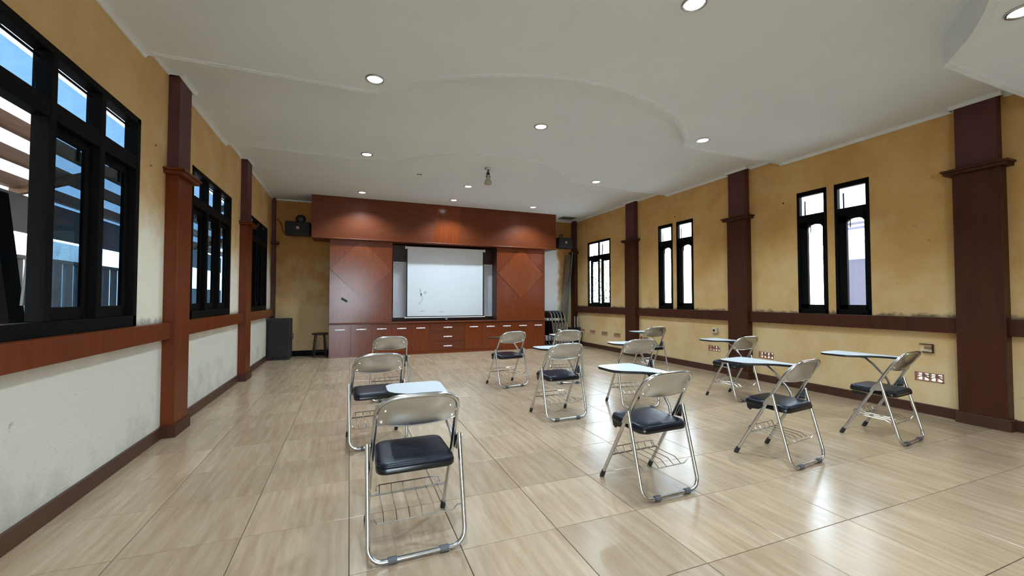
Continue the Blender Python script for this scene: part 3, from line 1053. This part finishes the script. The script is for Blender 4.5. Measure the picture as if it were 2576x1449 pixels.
# ------------------------------------------------------------------ ceiling fittings
lights = [
    (.184, 3.70, 1, 'round recessed downlight beside the near curved step, window side'), (3.905, 3.70, 1, 'round recessed downlight beside the near curved step, yellow wall side'),
    (2.04, 1.99, 1, 'round recessed downlight cut by the top picture edge'), (.20, 5.95, 2, 'round recessed downlight beside the far curved step, window side'),
    (2.03, 4.25, 2, 'round recessed downlight inside the near ceiling curve'), (3.86, 5.93, 2, 'round recessed downlight beside the far curved step, yellow wall side'),
    (.205, 8.49, 3, 'round recessed downlight washing the left end of the wooden header'), (2.01, 7.32, 3, 'round recessed downlight nearest to the hanging bulb'),
    (2.01, 8.44, 3, 'round recessed downlight washing the middle of the wooden header'), (3.83, 8.44, 3, 'round recessed downlight washing the right end of the wooden header'),
    (3.63, 1.10, 0, 'round recessed downlight at the top right corner of the picture'),
    (.20, 1.20, 0, 'added unseen downlight above the viewer, window side'), (2.04, -.30, 0, 'added unseen downlight behind the viewer, middle')]  # these two are unseen lamps, added to carry the room lighting
for x, y, lv, lab in lights:
    d = empty('downlight', (x, y, ZC[lv]))
    tag(d, lab, 'downlight', 'recessed ceiling downlights')
    MB().lathe([(.060, -.001), (.078, -.001), (.080, -.004), (.076, -.009), (.066, -.010), (.060, -.004), (.060, -.001)], seg=28).build('trim_ring', M['lamp_metal'], d, smooth=True)
    MB().lathe([(.0, -.0035), (.030, -.0045), (.059, -.0030), (.059, -.001), (.0, -.001)], seg=28).build('lens', M['lens'], d)
    ld = bpy.data.lights.new('lamp', 'SPOT')
    ld.energy = LAMP_W
    ld.color = (0.68, 0.87, 1.0)
    ld.spot_size = R(130)
    ld.spot_blend = 0.6
    ld.shadow_soft_size = 0.035
    lo_ = bpy.data.objects.new('lamp', ld)
    COL.objects.link(lo_)
    lo_.parent = d
    lo_.location = (0, 0, -.012)

b = empty('hanging_bulb', (2.02, 6.17, ZC[3]))
tag(b, 'unlit reflector bulb hanging from a ceiling socket', 'light bulb')
MB().lathe([(.055, 0), (.055, -.012), (.045, -.03), (.022, -.04), (.0, -.04)], seg=24).build('ceiling_rose', M['lamp_metal'], b, smooth=True)
MB().lathe([(.012, -.04), (.012, -.07), (.026, -.075), (.028, -.11), (.022, -.115), (0, -.115)], seg=20).build('socket', M['black_plastic'], b, smooth=True)
MB().lathe([(.018, -.11), (.024, -.125), (.026, -.15), (.040, -.185), (.060, -.225), (.064, -.245), (.054, -.262), (.03, -.272), (.0, -.275)], seg=28).build('bulb', M['bulb_glass'], b, smooth=True)
for s in (-1, 1):
    MB().box(s * .030 - .006, s * .030 + .006, -.006, .006, -.150, -.125).build('clip', M['black_plastic'], b)
tag(MB().box(4.98, 5.36, 9.12, 9.42, ZC[3] - .006, ZC[3] + .001).build('ceiling_hatch', M['hatch']), 'dark square access hatch in the ceiling corner', 'hatch')
tag(MB().tube([(1.02, 6.9, ZC[3] - .004), (1.10, 6.9, ZC[3] - .004)], .006, 6).build('ceiling_clip', M['rubber']), 'small dark clip on the ceiling beside the hanging bulb', 'clip')


# ------------------------------------------------------------------ chairs
def rounded_rect(hw_f, hw_r, y_f, y_r, rad, n=6):
    cs = [(hw_f, y_f, 0), (-hw_f, y_f, 90), (-hw_r, y_r, 180), (hw_r, y_r, 270)]
    pts = []
    for x, y, a0 in cs:
        sx = 1 if x > 0 else -1
        sy = 1 if y == y_f else -1
        cx, cy = x - sx * rad, y - sy * rad
        for i in range(n + 1):
            a = R(a0 + 90 * i / n)
            pts.append((cx + rad * math.cos(a), cy + rad * math.sin(a)))
    return pts


def fline(z):           # y of the main tube at height z
    return .42 - .557 * z


def arch(t):            # t in 0..pi : left to right over the top
    c, s = math.cos(t), math.sin(t)
    x = -.192 * math.copysign(abs(c) ** .50, c)
    z = .605 + .122 * abs(s) ** .42 + .018 * abs(s) ** 2
    return (x, fline(z) - .022 * s, z)


def tablet_outline():
    return [(.130, .06), (.190, .06), (.205, .30), (.222, .55), (.220, .60), (.208, .628), (.18, .640), (-.04, .640), (-.078, .628), (-.098, .595),
            (-.102, .47), (-.094, .425), (-.066, .385), (-.02, .35), (.045, .305), (.092, .25), (.118, .18), (.128, .12)]


def make_chair():
    root = empty('student_chair')
    tub = M['chrome']
    main = [(-.205, .408, .022), (-.203, fline(.2), .2), (-.199, fline(.45), .45), (-.195, fline(.54), .54)]
    n = 30
    main += [arch(math.pi * (i / n - .06 * math.sin(4 * math.pi * i / n) / 2)) for i in range(n + 1)]
    main += [(.195, fline(.54), .54), (.199, fline(.45), .45), (.203, fline(.2), .2), (.205, .408, .022)]
    MB().tube(main, .0115, 10).build('main_frame', tub, root, smooth=True)
    u = [(-.222, .128, .505), (-.222, .115, .45), (-.222, .020, .085)]
    for i in range(7):
        a = R(90 * i / 6)
        u.append((-.222 + .068 * (1 - math.cos(a)), .020 - .020 * math.sin(a), .085 - .068 * math.sin(a)))
    u += [(-x, y, z) for x, y, z in u[::-1]]
    MB().tube(u, .0115, 10).build('rear_leg_frame', tub, root, smooth=True)
    for s in (-1, 1):
        MB().tube([(s * .2045, .394, .048), (s * .2052, .410, .018), (s * .2055, .420, .0)], [.0145, .016, .014], 10).build('foot_cap', M['rubber'], root, smooth=True)
        MB().tube([(s * .138, 0, .017), (s * .098, 0, .017)], .0165, 12).build('bar_sleeve', M['plug'], root, smooth=True)
        hb = MB()
        hb.prism([(.125, .425), (.205, .415), (.18, .46), (.135, .50), (.118, .495)], lambda a, b, d: (d, a, b), s * .209, s * .2115)
        hg = hb.build('hinge_plate', tub, root)
        MB().lathe([(.0, -.004), (.007, -.004), (.006, .003), (0, .004)], seg=10).build('hinge_bolt', M['bright'], hg)
        hg.children[0].location = (s * .235, .125, .49); hg.children[0].rotation_euler = (0, R(90), 0)
    # seat
    pan = MB()
    out = rounded_rect(.178, .186, .375, .045, .05)
    k = len(out)
    zt = lambda y: .402 + .014 * (y - .045) / .33        # top of pan rises to the front
    rings = [(1.0, -.030), (1.0, .0), (.975, .004)]
    cx, cy = 0, .21

    def ring(sc, dz):
        return [((x - cx) * sc + cx, (y - cy) * sc + cy, zt((y - cy) * sc + cy) + dz) for x, y in out]

    def stack(rs):
        mb = MB()
        for sc, dz in rs: mb.v += ring(sc, dz)
        mb.f.append(tuple(range(k))[::-1])
        for i in range(len(rs) - 1):
            for j in range(k):
                j2 = (j + 1) % k
                mb.f.append((i * k + j, i * k + j2, (i + 1) * k + j2, (i + 1) * k + j))
        q = (len(rs) - 1) * k
        mb.f.append(tuple(q + j for j in range(k)))
        return mb
    seat = stack([(.965, .0), (.978, .006), (.975, .012), (.94, .019), (.86, .023), (.65, .026), (.35, .027), (.05, .027)]).build('seat', M['vinyl'], root, smooth=True)
    stack([(.94, -.026), (.99, -.024), (1.0, -.019), (1.0, -.004), (.985, .002)]).build('seat_pan', M['black_gloss'], seat, smooth=True)
    for s in (-1, 1):
        MB().prism([(.24, .378), (.352, .385), (.345, .358), (.325, .344), (.315, .358), (.26, .362)], lambda a, b, d: (d, a, b), s * .150, s * .166).build('seat_bracket', M['black_gloss'], seat)
    # backrest sheet
    bk = MB()
    nu, nv = 20, 6
    for side in (0, .003):
        for i in range(nu + 1):
            uu = -1 + 2 * i / nu
            # arch height at this x
            x = .186 * uu
            c = min(1.0, abs(x) / .192)
            t = math.acos(min(1, c ** (1 / .50)))
            ztop = .605 + .122 * math.sin(t) ** .42 + .018 * math.sin(t) ** 2 - .006
            zbot = .586 + .018 * uu ** 2
            ztop = max(ztop, zbot + .02)
            for j in range(nv + 1):
                z = zbot + (ztop - zbot) * j / nv
                y = fline(z) - .022 * math.sin(t) - .018 * (1 - uu * uu) * math.sin(math.pi * min(1, j / nv * .9 + .1)) + .002 - side
                bk.v.append((x, y, z))
    W = nv + 1
    n1 = (nu + 1) * W
    for i in range(nu):
        for j in range(nv):
            a = i * W + j
            bk.f.append((a, a + 1, a + W + 1, a + W))
            bk.f.append((n1 + a, n1 + a + W, n1 + a + W + 1, n1 + a + 1))
    for j in range(nv):
        bk.f.append((j, n1 + j, n1 + j + 1, j + 1)); a = nu * W + j; bk.f.append((a, a + 1, n1 + a + 1, n1 + a))
    for i in range(nu):
        a = i * W; bk.f.append((a, a + W, n1 + a + W, n1 + a)); a = i * W + nv; bk.f.append((a, n1 + a, n1 + a + W, a + W))
    back = bk.build('backrest', M['steel'], root, smooth=True)
    hem = []
    for i in range(nu + 1):
        q = bk.v[n1 + i * W]
        hem.append((q[0], q[1] - .001, q[2] + .002))
    MB().tube(hem, .0028, 6).build('rolled_hem', tub, back, smooth=True)
    for s in (-1, 1):
        for x, z in ((.166, .622), (.150, .680)):
            rv = MB().lathe([(.0095, 0), (.009, .003), (.005, .006), (0, .007)], seg=12).build('rivet', M['bright'], back, smooth=True)
            rv.location = (s * x, fline(z) - .018, z)
            rv.rotation_euler = (R(62), 0, 0)
    # tablet arm
    ol = tablet_outline()
    tb = MB().prism(ol, lambda a, b, d: (a, b, d), .672, .690).build('tablet', M['black_plastic'], root, bevel=.003)
    cxm, cym = .08, .4
    MB().prism([(x + (cxm - x) * .006, y + (cym - y) * .006) for x, y in ol], lambda a, b, d: (a, b, d), .6895, .6915).build('tablet_top', M['laminate'], tb)
    MB().tube([(.13, .42, .666), (.155, .375, .655), (.178, .325, .60), (.205, .255, .505), (.214, .232, .46), (.214, .222, .41)], .0095, 8).build('tablet_support', tub, root, smooth=True)
    # wire book rack
    rk = MB()
    yf, zf = fline(.175), .175
    rk.tube([(-.203, yf, zf), (.203, yf, zf)], .0055, 6)
    rk.tube([(-.165, yf + .002, zf + .002), (-.165, yf + .018, zf + .032), (-.150, yf + .022, zf + .038), (.150, yf + .022, zf + .038), (.165, yf + .018, zf + .032), (.165, yf + .002, zf + .002)], .0032, 5)
    yr, zr = .075, .150
    rk.tube([(-.222, .046, .185), (-.195, .062, .178), (-.178, yr, zr), (.178, yr, zr), (.195, .062, .178), (.222, .046, .185)], .0032, 5)
    for i in range(6):
        x = -.15 + .06 * i
        rk.tube([(x, yf + .022, zf + .038), (x, yf, zf + .007), (x, yr + .05, zf + .002), (x, yr, zr)], .0026, 5)
    rk.build('book_rack', tub, root, smooth=True)
    return root


proto = make_chair()
chairs = [     # place, turn, tablet tilt, tablet height offset (None: no tablet to be seen), label
    ((.308, 1.948), .8, 0, -.014, 'chrome folding chair with writing tablet, closest to the camera in front of two others'),
    ((.232, 3.479), 4.4, 0, None, 'chrome folding chair without tablet standing just behind the closest chair'),
    ((.455, 5.03), 2, 0, None, 'chrome folding chair without tablet furthest back in front of the left cabinets'),
    ((1.811, 1.978), 2.7, 0, .008, 'chrome tablet chair in the nearest row, second from the windows'),
    ((3.06, 1.988), 7.4, 0, -.008, 'chrome tablet chair in the nearest row, third from the windows'),
    ((4.343, 1.987), 6.5, 0, -.010, 'chrome tablet chair in the nearest row beside the yellow wall'),
    ((2.003, 3.599), .8, 0, -.033, 'chrome tablet chair in the middle row, second from the windows'),
    ((2.954, 3.671), -7.3, 0, -.028, 'chrome tablet chair in the middle row, behind the second near chair'),
    ((4.366, 3.507), 3.5, 0, -.020, 'chrome tablet chair in the middle row near the dark wall column'),
    ((2.081, 5.195), 9, -5.8, -.030, 'chrome tablet chair in the far row in front of the cabinets, tablet edge-on'),
    ((2.886, 5.134), -8, 0, -.045, 'chrome tablet chair in the far row in front of the folded chairs'),
    ((4.53, 5.25), -2, 0, -.050, 'chrome tablet chair in the far row beside the yellow wall')]
made = [proto] + [copy_tree(proto) for _ in chairs[1:]]
for o, ((x, y), a, tilt, dz, lab) in zip(made, chairs):
    o.location = (x, y, 0)
    o.rotation_euler = (0, 0, R(a))
    tag(o, lab, 'chair', 'chrome folding chairs set out in rows')
    for ch in list(o.children):
        if not ch.name.startswith('tablet'): continue
        if dz is None:
            for g in list(ch.children): bpy.data.objects.remove(g)
            bpy.data.objects.remove(ch)
            continue
        ch.location.z = dz
        if tilt and not ch.name.startswith('tablet_support'):
            piv = Vector((0, .25, .68))
            ch.matrix_local = Matrix.Translation(piv + Vector((0, 0, dz))) @ Matrix.Rotation(R(tilt), 4, 'X') @ Matrix.Translation(-piv)


# folded chairs leaning on the cabinet end (width along local y, upright)
def make_folded():
    root = empty('folded_chair')
    tub = M['chrome']
    pts = [(0, -.20, .02), (0, -.20, .72)]
    for i in range(13):
        t = math.pi * i / 12
        c = math.cos(t)
        pts.append((0, -.20 * math.copysign(abs(c) ** .62, c), .76 + .15 * math.sin(t) ** .8))
    pts += [(0, .20, .72), (0, .20, .02)]
    MB().tube(pts, .0115, 8).build('main_frame', tub, root, smooth=True)
    MB().tube([(.03, -.222, .62), (.03, -.222, .10), (.03, -.20, .04), (.03, -.16, .02), (.03, .16, .02), (.03, .20, .04), (.03, .222, .10), (.03, .222, .62)], .0115, 8).build('rear_leg_frame', tub, root, smooth=True)
    MB().box(-.004, .004, -.185, .185, .735, .895).build('backrest', M['steel'], root)
    st = MB().box(.012, .042, -.175, .175, .30, .66).build('seat', M['vinyl'], root, bevel=.012)
    MB().box(-.014, .012, -.178, .178, .295, .665).build('seat_pan', M['black_gloss'], st, bevel=.004)
    for s in (-1, 1):
        MB().tube([(0, s * .20, .05), (0, s * .20, 0)], .015, 8).build('foot_cap', M['rubber'], root)
    return root


fproto = make_folded()
fl = ['folded chrome chair leaning directly against the cabinet end', 'folded chrome chair, second in the stack from the cabinet end',
      'folded chrome chair in the middle of the stack by the cabinets', 'folded chrome chair, second in the stack from the corner', 'folded chrome chair at the corner side of the stack']
for i in range(5):
    o = fproto if i == 0 else copy_tree(fproto)
    o.location = (4.66 + .088 * i, 9.30, 0.0)
    o.rotation_euler = (0, R(-10.5), R(24))
    if i == 1:
        MB().box(-.012, .06, -.29, -.236, .43, .448).build('tablet', M['laminate'], o, bevel=.004)
    tag(o, fl[i], 'folded chair', 'folded chairs leaning beside the cabinets')

# ------------------------------------------------------------------ loudspeakers, stool, corner clutter
s = empty('floor_speaker', (-1.28, 9.36, 0))
tag(s, 'large dark carpeted loudspeaker cabinet on the floor in the corner', 'loudspeaker')
MB().box(-.19, .19, -.215, .22, 0, .80).build('cabinet', M['speaker_carpet'], s, bevel=.012)
MB().box(-.165, .165, -.225, -.213, .06, .755).build('grille', M['grille'], s, bevel=.006)
for sx in (-1, 1):
    for z in (.02, .78):
        MB().box(sx * .19 - .03, sx * .19 + .004 if sx > 0 else sx * .19 + .03, -.22, -.19, z - .018, z + .018).build('corner_guard', M['black_plastic'], s, bevel=.003)
for sx in (-.15, .15):
    for sy in (-.17, .17):
        pass
t = MB().tube([(.194, .02, .50), (.225, .02, .49), (.225, .02, .40), (.194, .02, .39)], .008, 6).build('side_handle', M['black_plastic'], s)


def wall_speaker(loc, label, hw, flip):
    s = empty('wall_speaker', loc)
    tag(s, label, 'loudspeaker', 'black loudspeakers hung high beside the wooden header')
    MB().box(-hw, hw, -.12, .14, 0, .265).build('cabinet', M['black_plastic'], s, bevel=.012)
    MB().box(-hw + .015, hw - .015, -.128, -.118, .015, .25).build('grille', M['grille'], s, bevel=.005)
    bd = MB().box(-.028, .028, -.133, -.128, .11, .165).build('badge', M['badge'], s)
    if not flip:
        MB().lathe([(.0, 0), (.085, 0), (.09, .02), (.07, .05), (.03, .07), (0, .07)], seg=24).build('round_horn', M['black_plastic'], s, smooth=True)
        h = [c for c in s.children if c.name.startswith('round_horn')][0]
        h.location = (.045, -.03, .325); h.rotation_euler = (R(90), 0, 0)
        MB().box(.02, .07, -.03, .0, .262, .29).build('horn_bracket', M['black_plastic'], s)
    else:
        MB().tube([(-.12, .0, .265), (-.12, .0, .33), (-.05, .0, .36), (-.04, .0, .34), (-.06, 0, .30), (-.06, 0, .265)], .014, 8).build('hanging_bracket', M['black_plastic'], s)
    MB().box(-.04, .04, .14, .36 if not flip else .30, .08, .16).build('wall_bracket', M['black_plastic'], s)


wall_speaker((-.982, 9.33, 2.475), 'black loudspeaker with round horn high on the orange back wall', .225, False)
wall_speaker((5.13, 9.39, 2.50), 'black loudspeaker half hidden behind the right end of the header', .20, True)
wc = MB().tube([(-1.43, 9.66, 2.82), (-1.39, 9.66, 2.835), (-1.34, 9.66, 2.74), (-1.29, 9.65, 2.58), (-1.24, 9.62, 2.51), (-1.21, 9.5, 2.50)], .006, 6)
tag(wc.build('speaker_cable', M['black_plastic'], smooth=True), 'thin black cable looping from the corner column to the loudspeaker', 'cable')

s = empty('round_stool', (-.565, 9.42, 0))
tag(s, 'dark round four-legged stool against the back wall beside the cabinets', 'stool')
MB().lathe([(.0, .455), (.145, .455), (.155, .462), (.155, .48), (.145, .487), (0, .487)], seg=28).build('seat', M['dark_wood'], s, smooth=True)
for k in range(4):
    a = R(45 + 90 * k + 12)
    ca, sa = math.cos(a), math.sin(a)
    MB().tube([(.105 * ca, .105 * sa, .46), (.125 * ca, .125 * sa, .40), (.165 * ca, .165 * sa, .0)], .011, 8).build('leg', M['dark_wood'], s, smooth=True)
MB().tube([(.15 * math.cos(R(15 * i)), .15 * math.sin(R(15 * i)), .12) for i in range(25)], .007, 6, caps=False).build('foot_ring', M['dark_wood'], s, smooth=True)

mb = MB(); mb.prism([(5.12, .0), (5.24, .0), (5.43, 2.36), (5.33, 2.36)], lambda a, b, d: (a, 9.66 - d, b), 0, .02)
tag(mb.build('leaning_board', M['board_grey']), 'grey board leaning in the back corner behind the folded chairs', 'board')
tag(MB().tube([(5.10, 9.30, .0), (5.42, 9.46, 2.42)], .022, 10).build('leaning_pipe', M['teal'], smooth=True), 'long teal pipe leaning in the corner beside the dark column', 'pipe')
bag = empty('corner_box', (5.36, 9.36, 0))
tag(bag, 'black box standing on the floor in the back corner', 'box')
MB().box(-.15, .17, -.12, .12, 0, .44).build('box_body', M['black_plastic'], bag, bevel=.01)
MB().box(-.155, .175, -.125, .125, .44, .47).build('box_lid', M['black_gloss'], bag, bevel=.006)
for i, (x, y) in enumerate([(5.46, 9.42), (5.50, 9.36)]):
    tag(MB().tube([(x, y, .47), (x, y, .74)], .010, 8).build('steel_rod', M['chrome'], smooth=True),
        ['thin steel rod upright on the black corner box, nearer the pipe', 'thin steel rod upright on the black corner box, nearer the yellow wall'][i], 'rod')

# ------------------------------------------------------------------ outside, window side: terrace
ground = MB().box(-30, 40, -25, 45, -.30, -.125)
tag(ground.build('ground', M['concrete']), 'concrete yard outside the hall', 'ground', kind='structure')
XF = -3.2
tw = MB().box(-4.75, -4.6, -6, 10.4, -.12, 2.15)
tag(tw.build('boundary_wall', M['whitewash']), 'rough whitewashed boundary wall beyond the terrace', 'wall', kind='structure')
fa = MB().box(XF - .02, XF + .02, -4, 13.0, 1.885, 2.27)
tag(fa.build('fascia_panel', M['panel_dark']), 'dark fascia panel hanging under the terrace roof', 'panel')
fc = empty('slatted_screen', (XF, 3, 0))
tag(fc, 'dark slatted terrace screen seen through the nearest window', 'slatted screen')
MB().box(-.03, .03, -7, 7.4, 1.607, 1.645).build('top_rail', M['timber_grey'], fc)
MB().box(-.03, .03, -7, 7.4, -.12, 1.04).build('lower_panel', M['panel_dark'], fc)
MB().box(-.03, .03, 7.4, 10.0, -.12, 1.42).build('lower_panel', M['panel_dark'], fc)
slat = MB().box(-.012, .012, -.072, .072, 1.04, 1.607).mesh('slat', M['timber_grey'])
for k in range(-24, 20):
    y = 6.448 + .2095 * k
    if y > 10.3 or y < 2.0: continue
    o = bpy.data.objects.new('slat', slat); COL.objects.link(o); o.parent = fc; o.location = (0, y - 3, 0)
for k, (x, z, wid, lab) in enumerate([(-2.32, 2.82, .06, 'terrace purlin closest to the hall wall'), (-2.62, 2.70, .06, 'second terrace purlin from the hall wall'), (-2.92, 2.58, .06, 'third terrace purlin from the hall wall'), (-3.2, 2.44, .08, 'terrace edge beam above the dark fascia')]):
    tag(MB().box(x - wid / 2, x + wid / 2, -5, 13, z - .12, z).build('terrace_beam', M['timber']), lab, 'beam', 'timber beams carrying the terrace roof')
for k in range(6):
    y = -2 + 2.6 * k
    tag(MB().prism([(-1.66, 2.84), (-3.25, 2.24), (-3.25, 2.32), (-1.66, 2.95)], lambda a, b, d: (a, d, b), y - .03, y + .03).build('terrace_rafter', M['timber']),
        'sloping terrace rafter %s' % ['behind the viewer by the doorway', 'behind the viewer by the first window', 'just outside the nearest window', 'outside the middle window', 'outside the far window', 'at the far end of the terrace'][k], 'rafter', 'sloping rafters of the terrace roof')
rf = MB()
nY = 220
prev = None
for i in range(nY + 1):
    y = -5 + 18 * i / nY
    dz = .016 * (1 if (i // 2) % 2 else -1)
    a = (-1.66, y, 3.10 + dz); b_ = (-3.7, y, 2.34 + dz)
    if prev: rf.quad(prev[0], prev[1], b_, a)
    prev = (a, b_)
tag(rf.build('terrace_roof', M['roof_sheet']), 'pale translucent corrugated roof over the terrace', 'roof', kind='structure')
tag(MB().box(-2.95, -1.66, 13.0, 13.1, -.12, 3.2).build('store_wall', M['panel_dark']), 'dark store wall closing the far end of the terrace', 'wall', kind='structure')
tag(MB().prism([(3.07, .99), (3.19, .99), (3.02, 1.75), (2.90, 1.75)], lambda a, b, d: (-1.70 - d, a, b), 0, .04).build('leaning_plank', M['black_wood']), 'dark plank leaning outside the open casement', 'plank')
tag(MB().prism([(3.10, 1.15), (3.135, 1.15), (3.185, 1.56), (3.155, 1.57)], lambda a, b, d: (-1.675 - d, a, b), 0, .012).build('pale_batten', M['pale_stick']), 'pale batten propped in the open casement', 'batten')

# ------------------------------------------------------------------ outside, yellow wall side: house and tree
hs = empty('neighbour_house', (9.6, 6, 0))
tag(hs, 'pale neighbouring house seen through the narrow windows', 'house')
MB().box(0, 4, -12, -.2, -.12, 5).build('house_wall', M['house'], hs)
MB().box(-.06, 0, -1.9, -.3, -.1, 2.0).build('shutter_door', M['house_grey'], hs)
MB().box(-.3, 0, -12, -.2, 2.35, 2.45).build('ledge', M['house'], hs)
for z in (2.62, 2.72):
    MB().box(-.05, 0, -1.9, -.2, z, z + .04).build('cable_run', M['house_grey'], hs)


def tree(loc, label, seed, n, spread, h0, h1):
    rr = random.Random(seed)
    t = empty('tree', loc)
    tag(t, label, 'tree')
    MB().tube([(0, 0, -.12), (.05, .02, 1.2), (-.03, .05, 2.4), (.02, 0, 3.6)], [.09, .07, .05, .03], 8).build('trunk', M['bark'], t, smooth=True)
    cr = MB()
    for i in range(n):
        z = rr.uniform(h0, h1)
        a = rr.uniform(0, 6.283); r = spread * math.sqrt(rr.random())
        c = Vector((r * math.cos(a), r * math.sin(a), z))
        d = Vector((rr.uniform(-1, 1), rr.uniform(-1, 1), rr.uniform(-1, .4))).normalized()
        u = d.cross(Vector((rr.uniform(-1, 1), rr.uniform(-1, 1), rr.uniform(-1, 1)))).normalized()
        L, Wd = rr.uniform(.07, .13), rr.uniform(.02, .04)
        cr.quad(c, c + d * L * .5 + u * Wd, c + d * L, c + d * L * .5 - u * Wd)
    o = cr.build('crown', M['leaf'], t)
    o['kind'] = 'stuff'


tree((9.8, 14.6, 0), 'leafy tree outside the far double window', 3, 1500, 1.6, .3, 3.0)

for y, z, sx, lab in [(4.18, 2.44, 'L', 'bent nail high on the orange wall beside the near column'), (4.10, 2.25, 'L', 'small rusty nail beside the near black window frame')]:
    tag(MB().tube([(XL - .01, y, z), (XL + .012, y, z), (XL + .015, y - .035, z + .002)], .0025, 6).build('nail', M['rubber']), lab, 'nail')
for y, z, lab in [(3.93, 2.52, 'dark hole in the plaster up and left of the near window pair'), (5.98, 2.72, 'dark hole in the plaster above the far window pair')]:
    tag(MB().lathe([(.012, 0), (.010, .004), (0, .005)], seg=8).build('plaster_hole', M['outlet_dark']), lab, 'hole')
    o = bpy.data.objects[-1] if False else [q for q in bpy.data.objects if q.get('label') == lab][0]
    o.location = (XR, y, z)
    o.rotation_euler = (0, R(-90), 0)
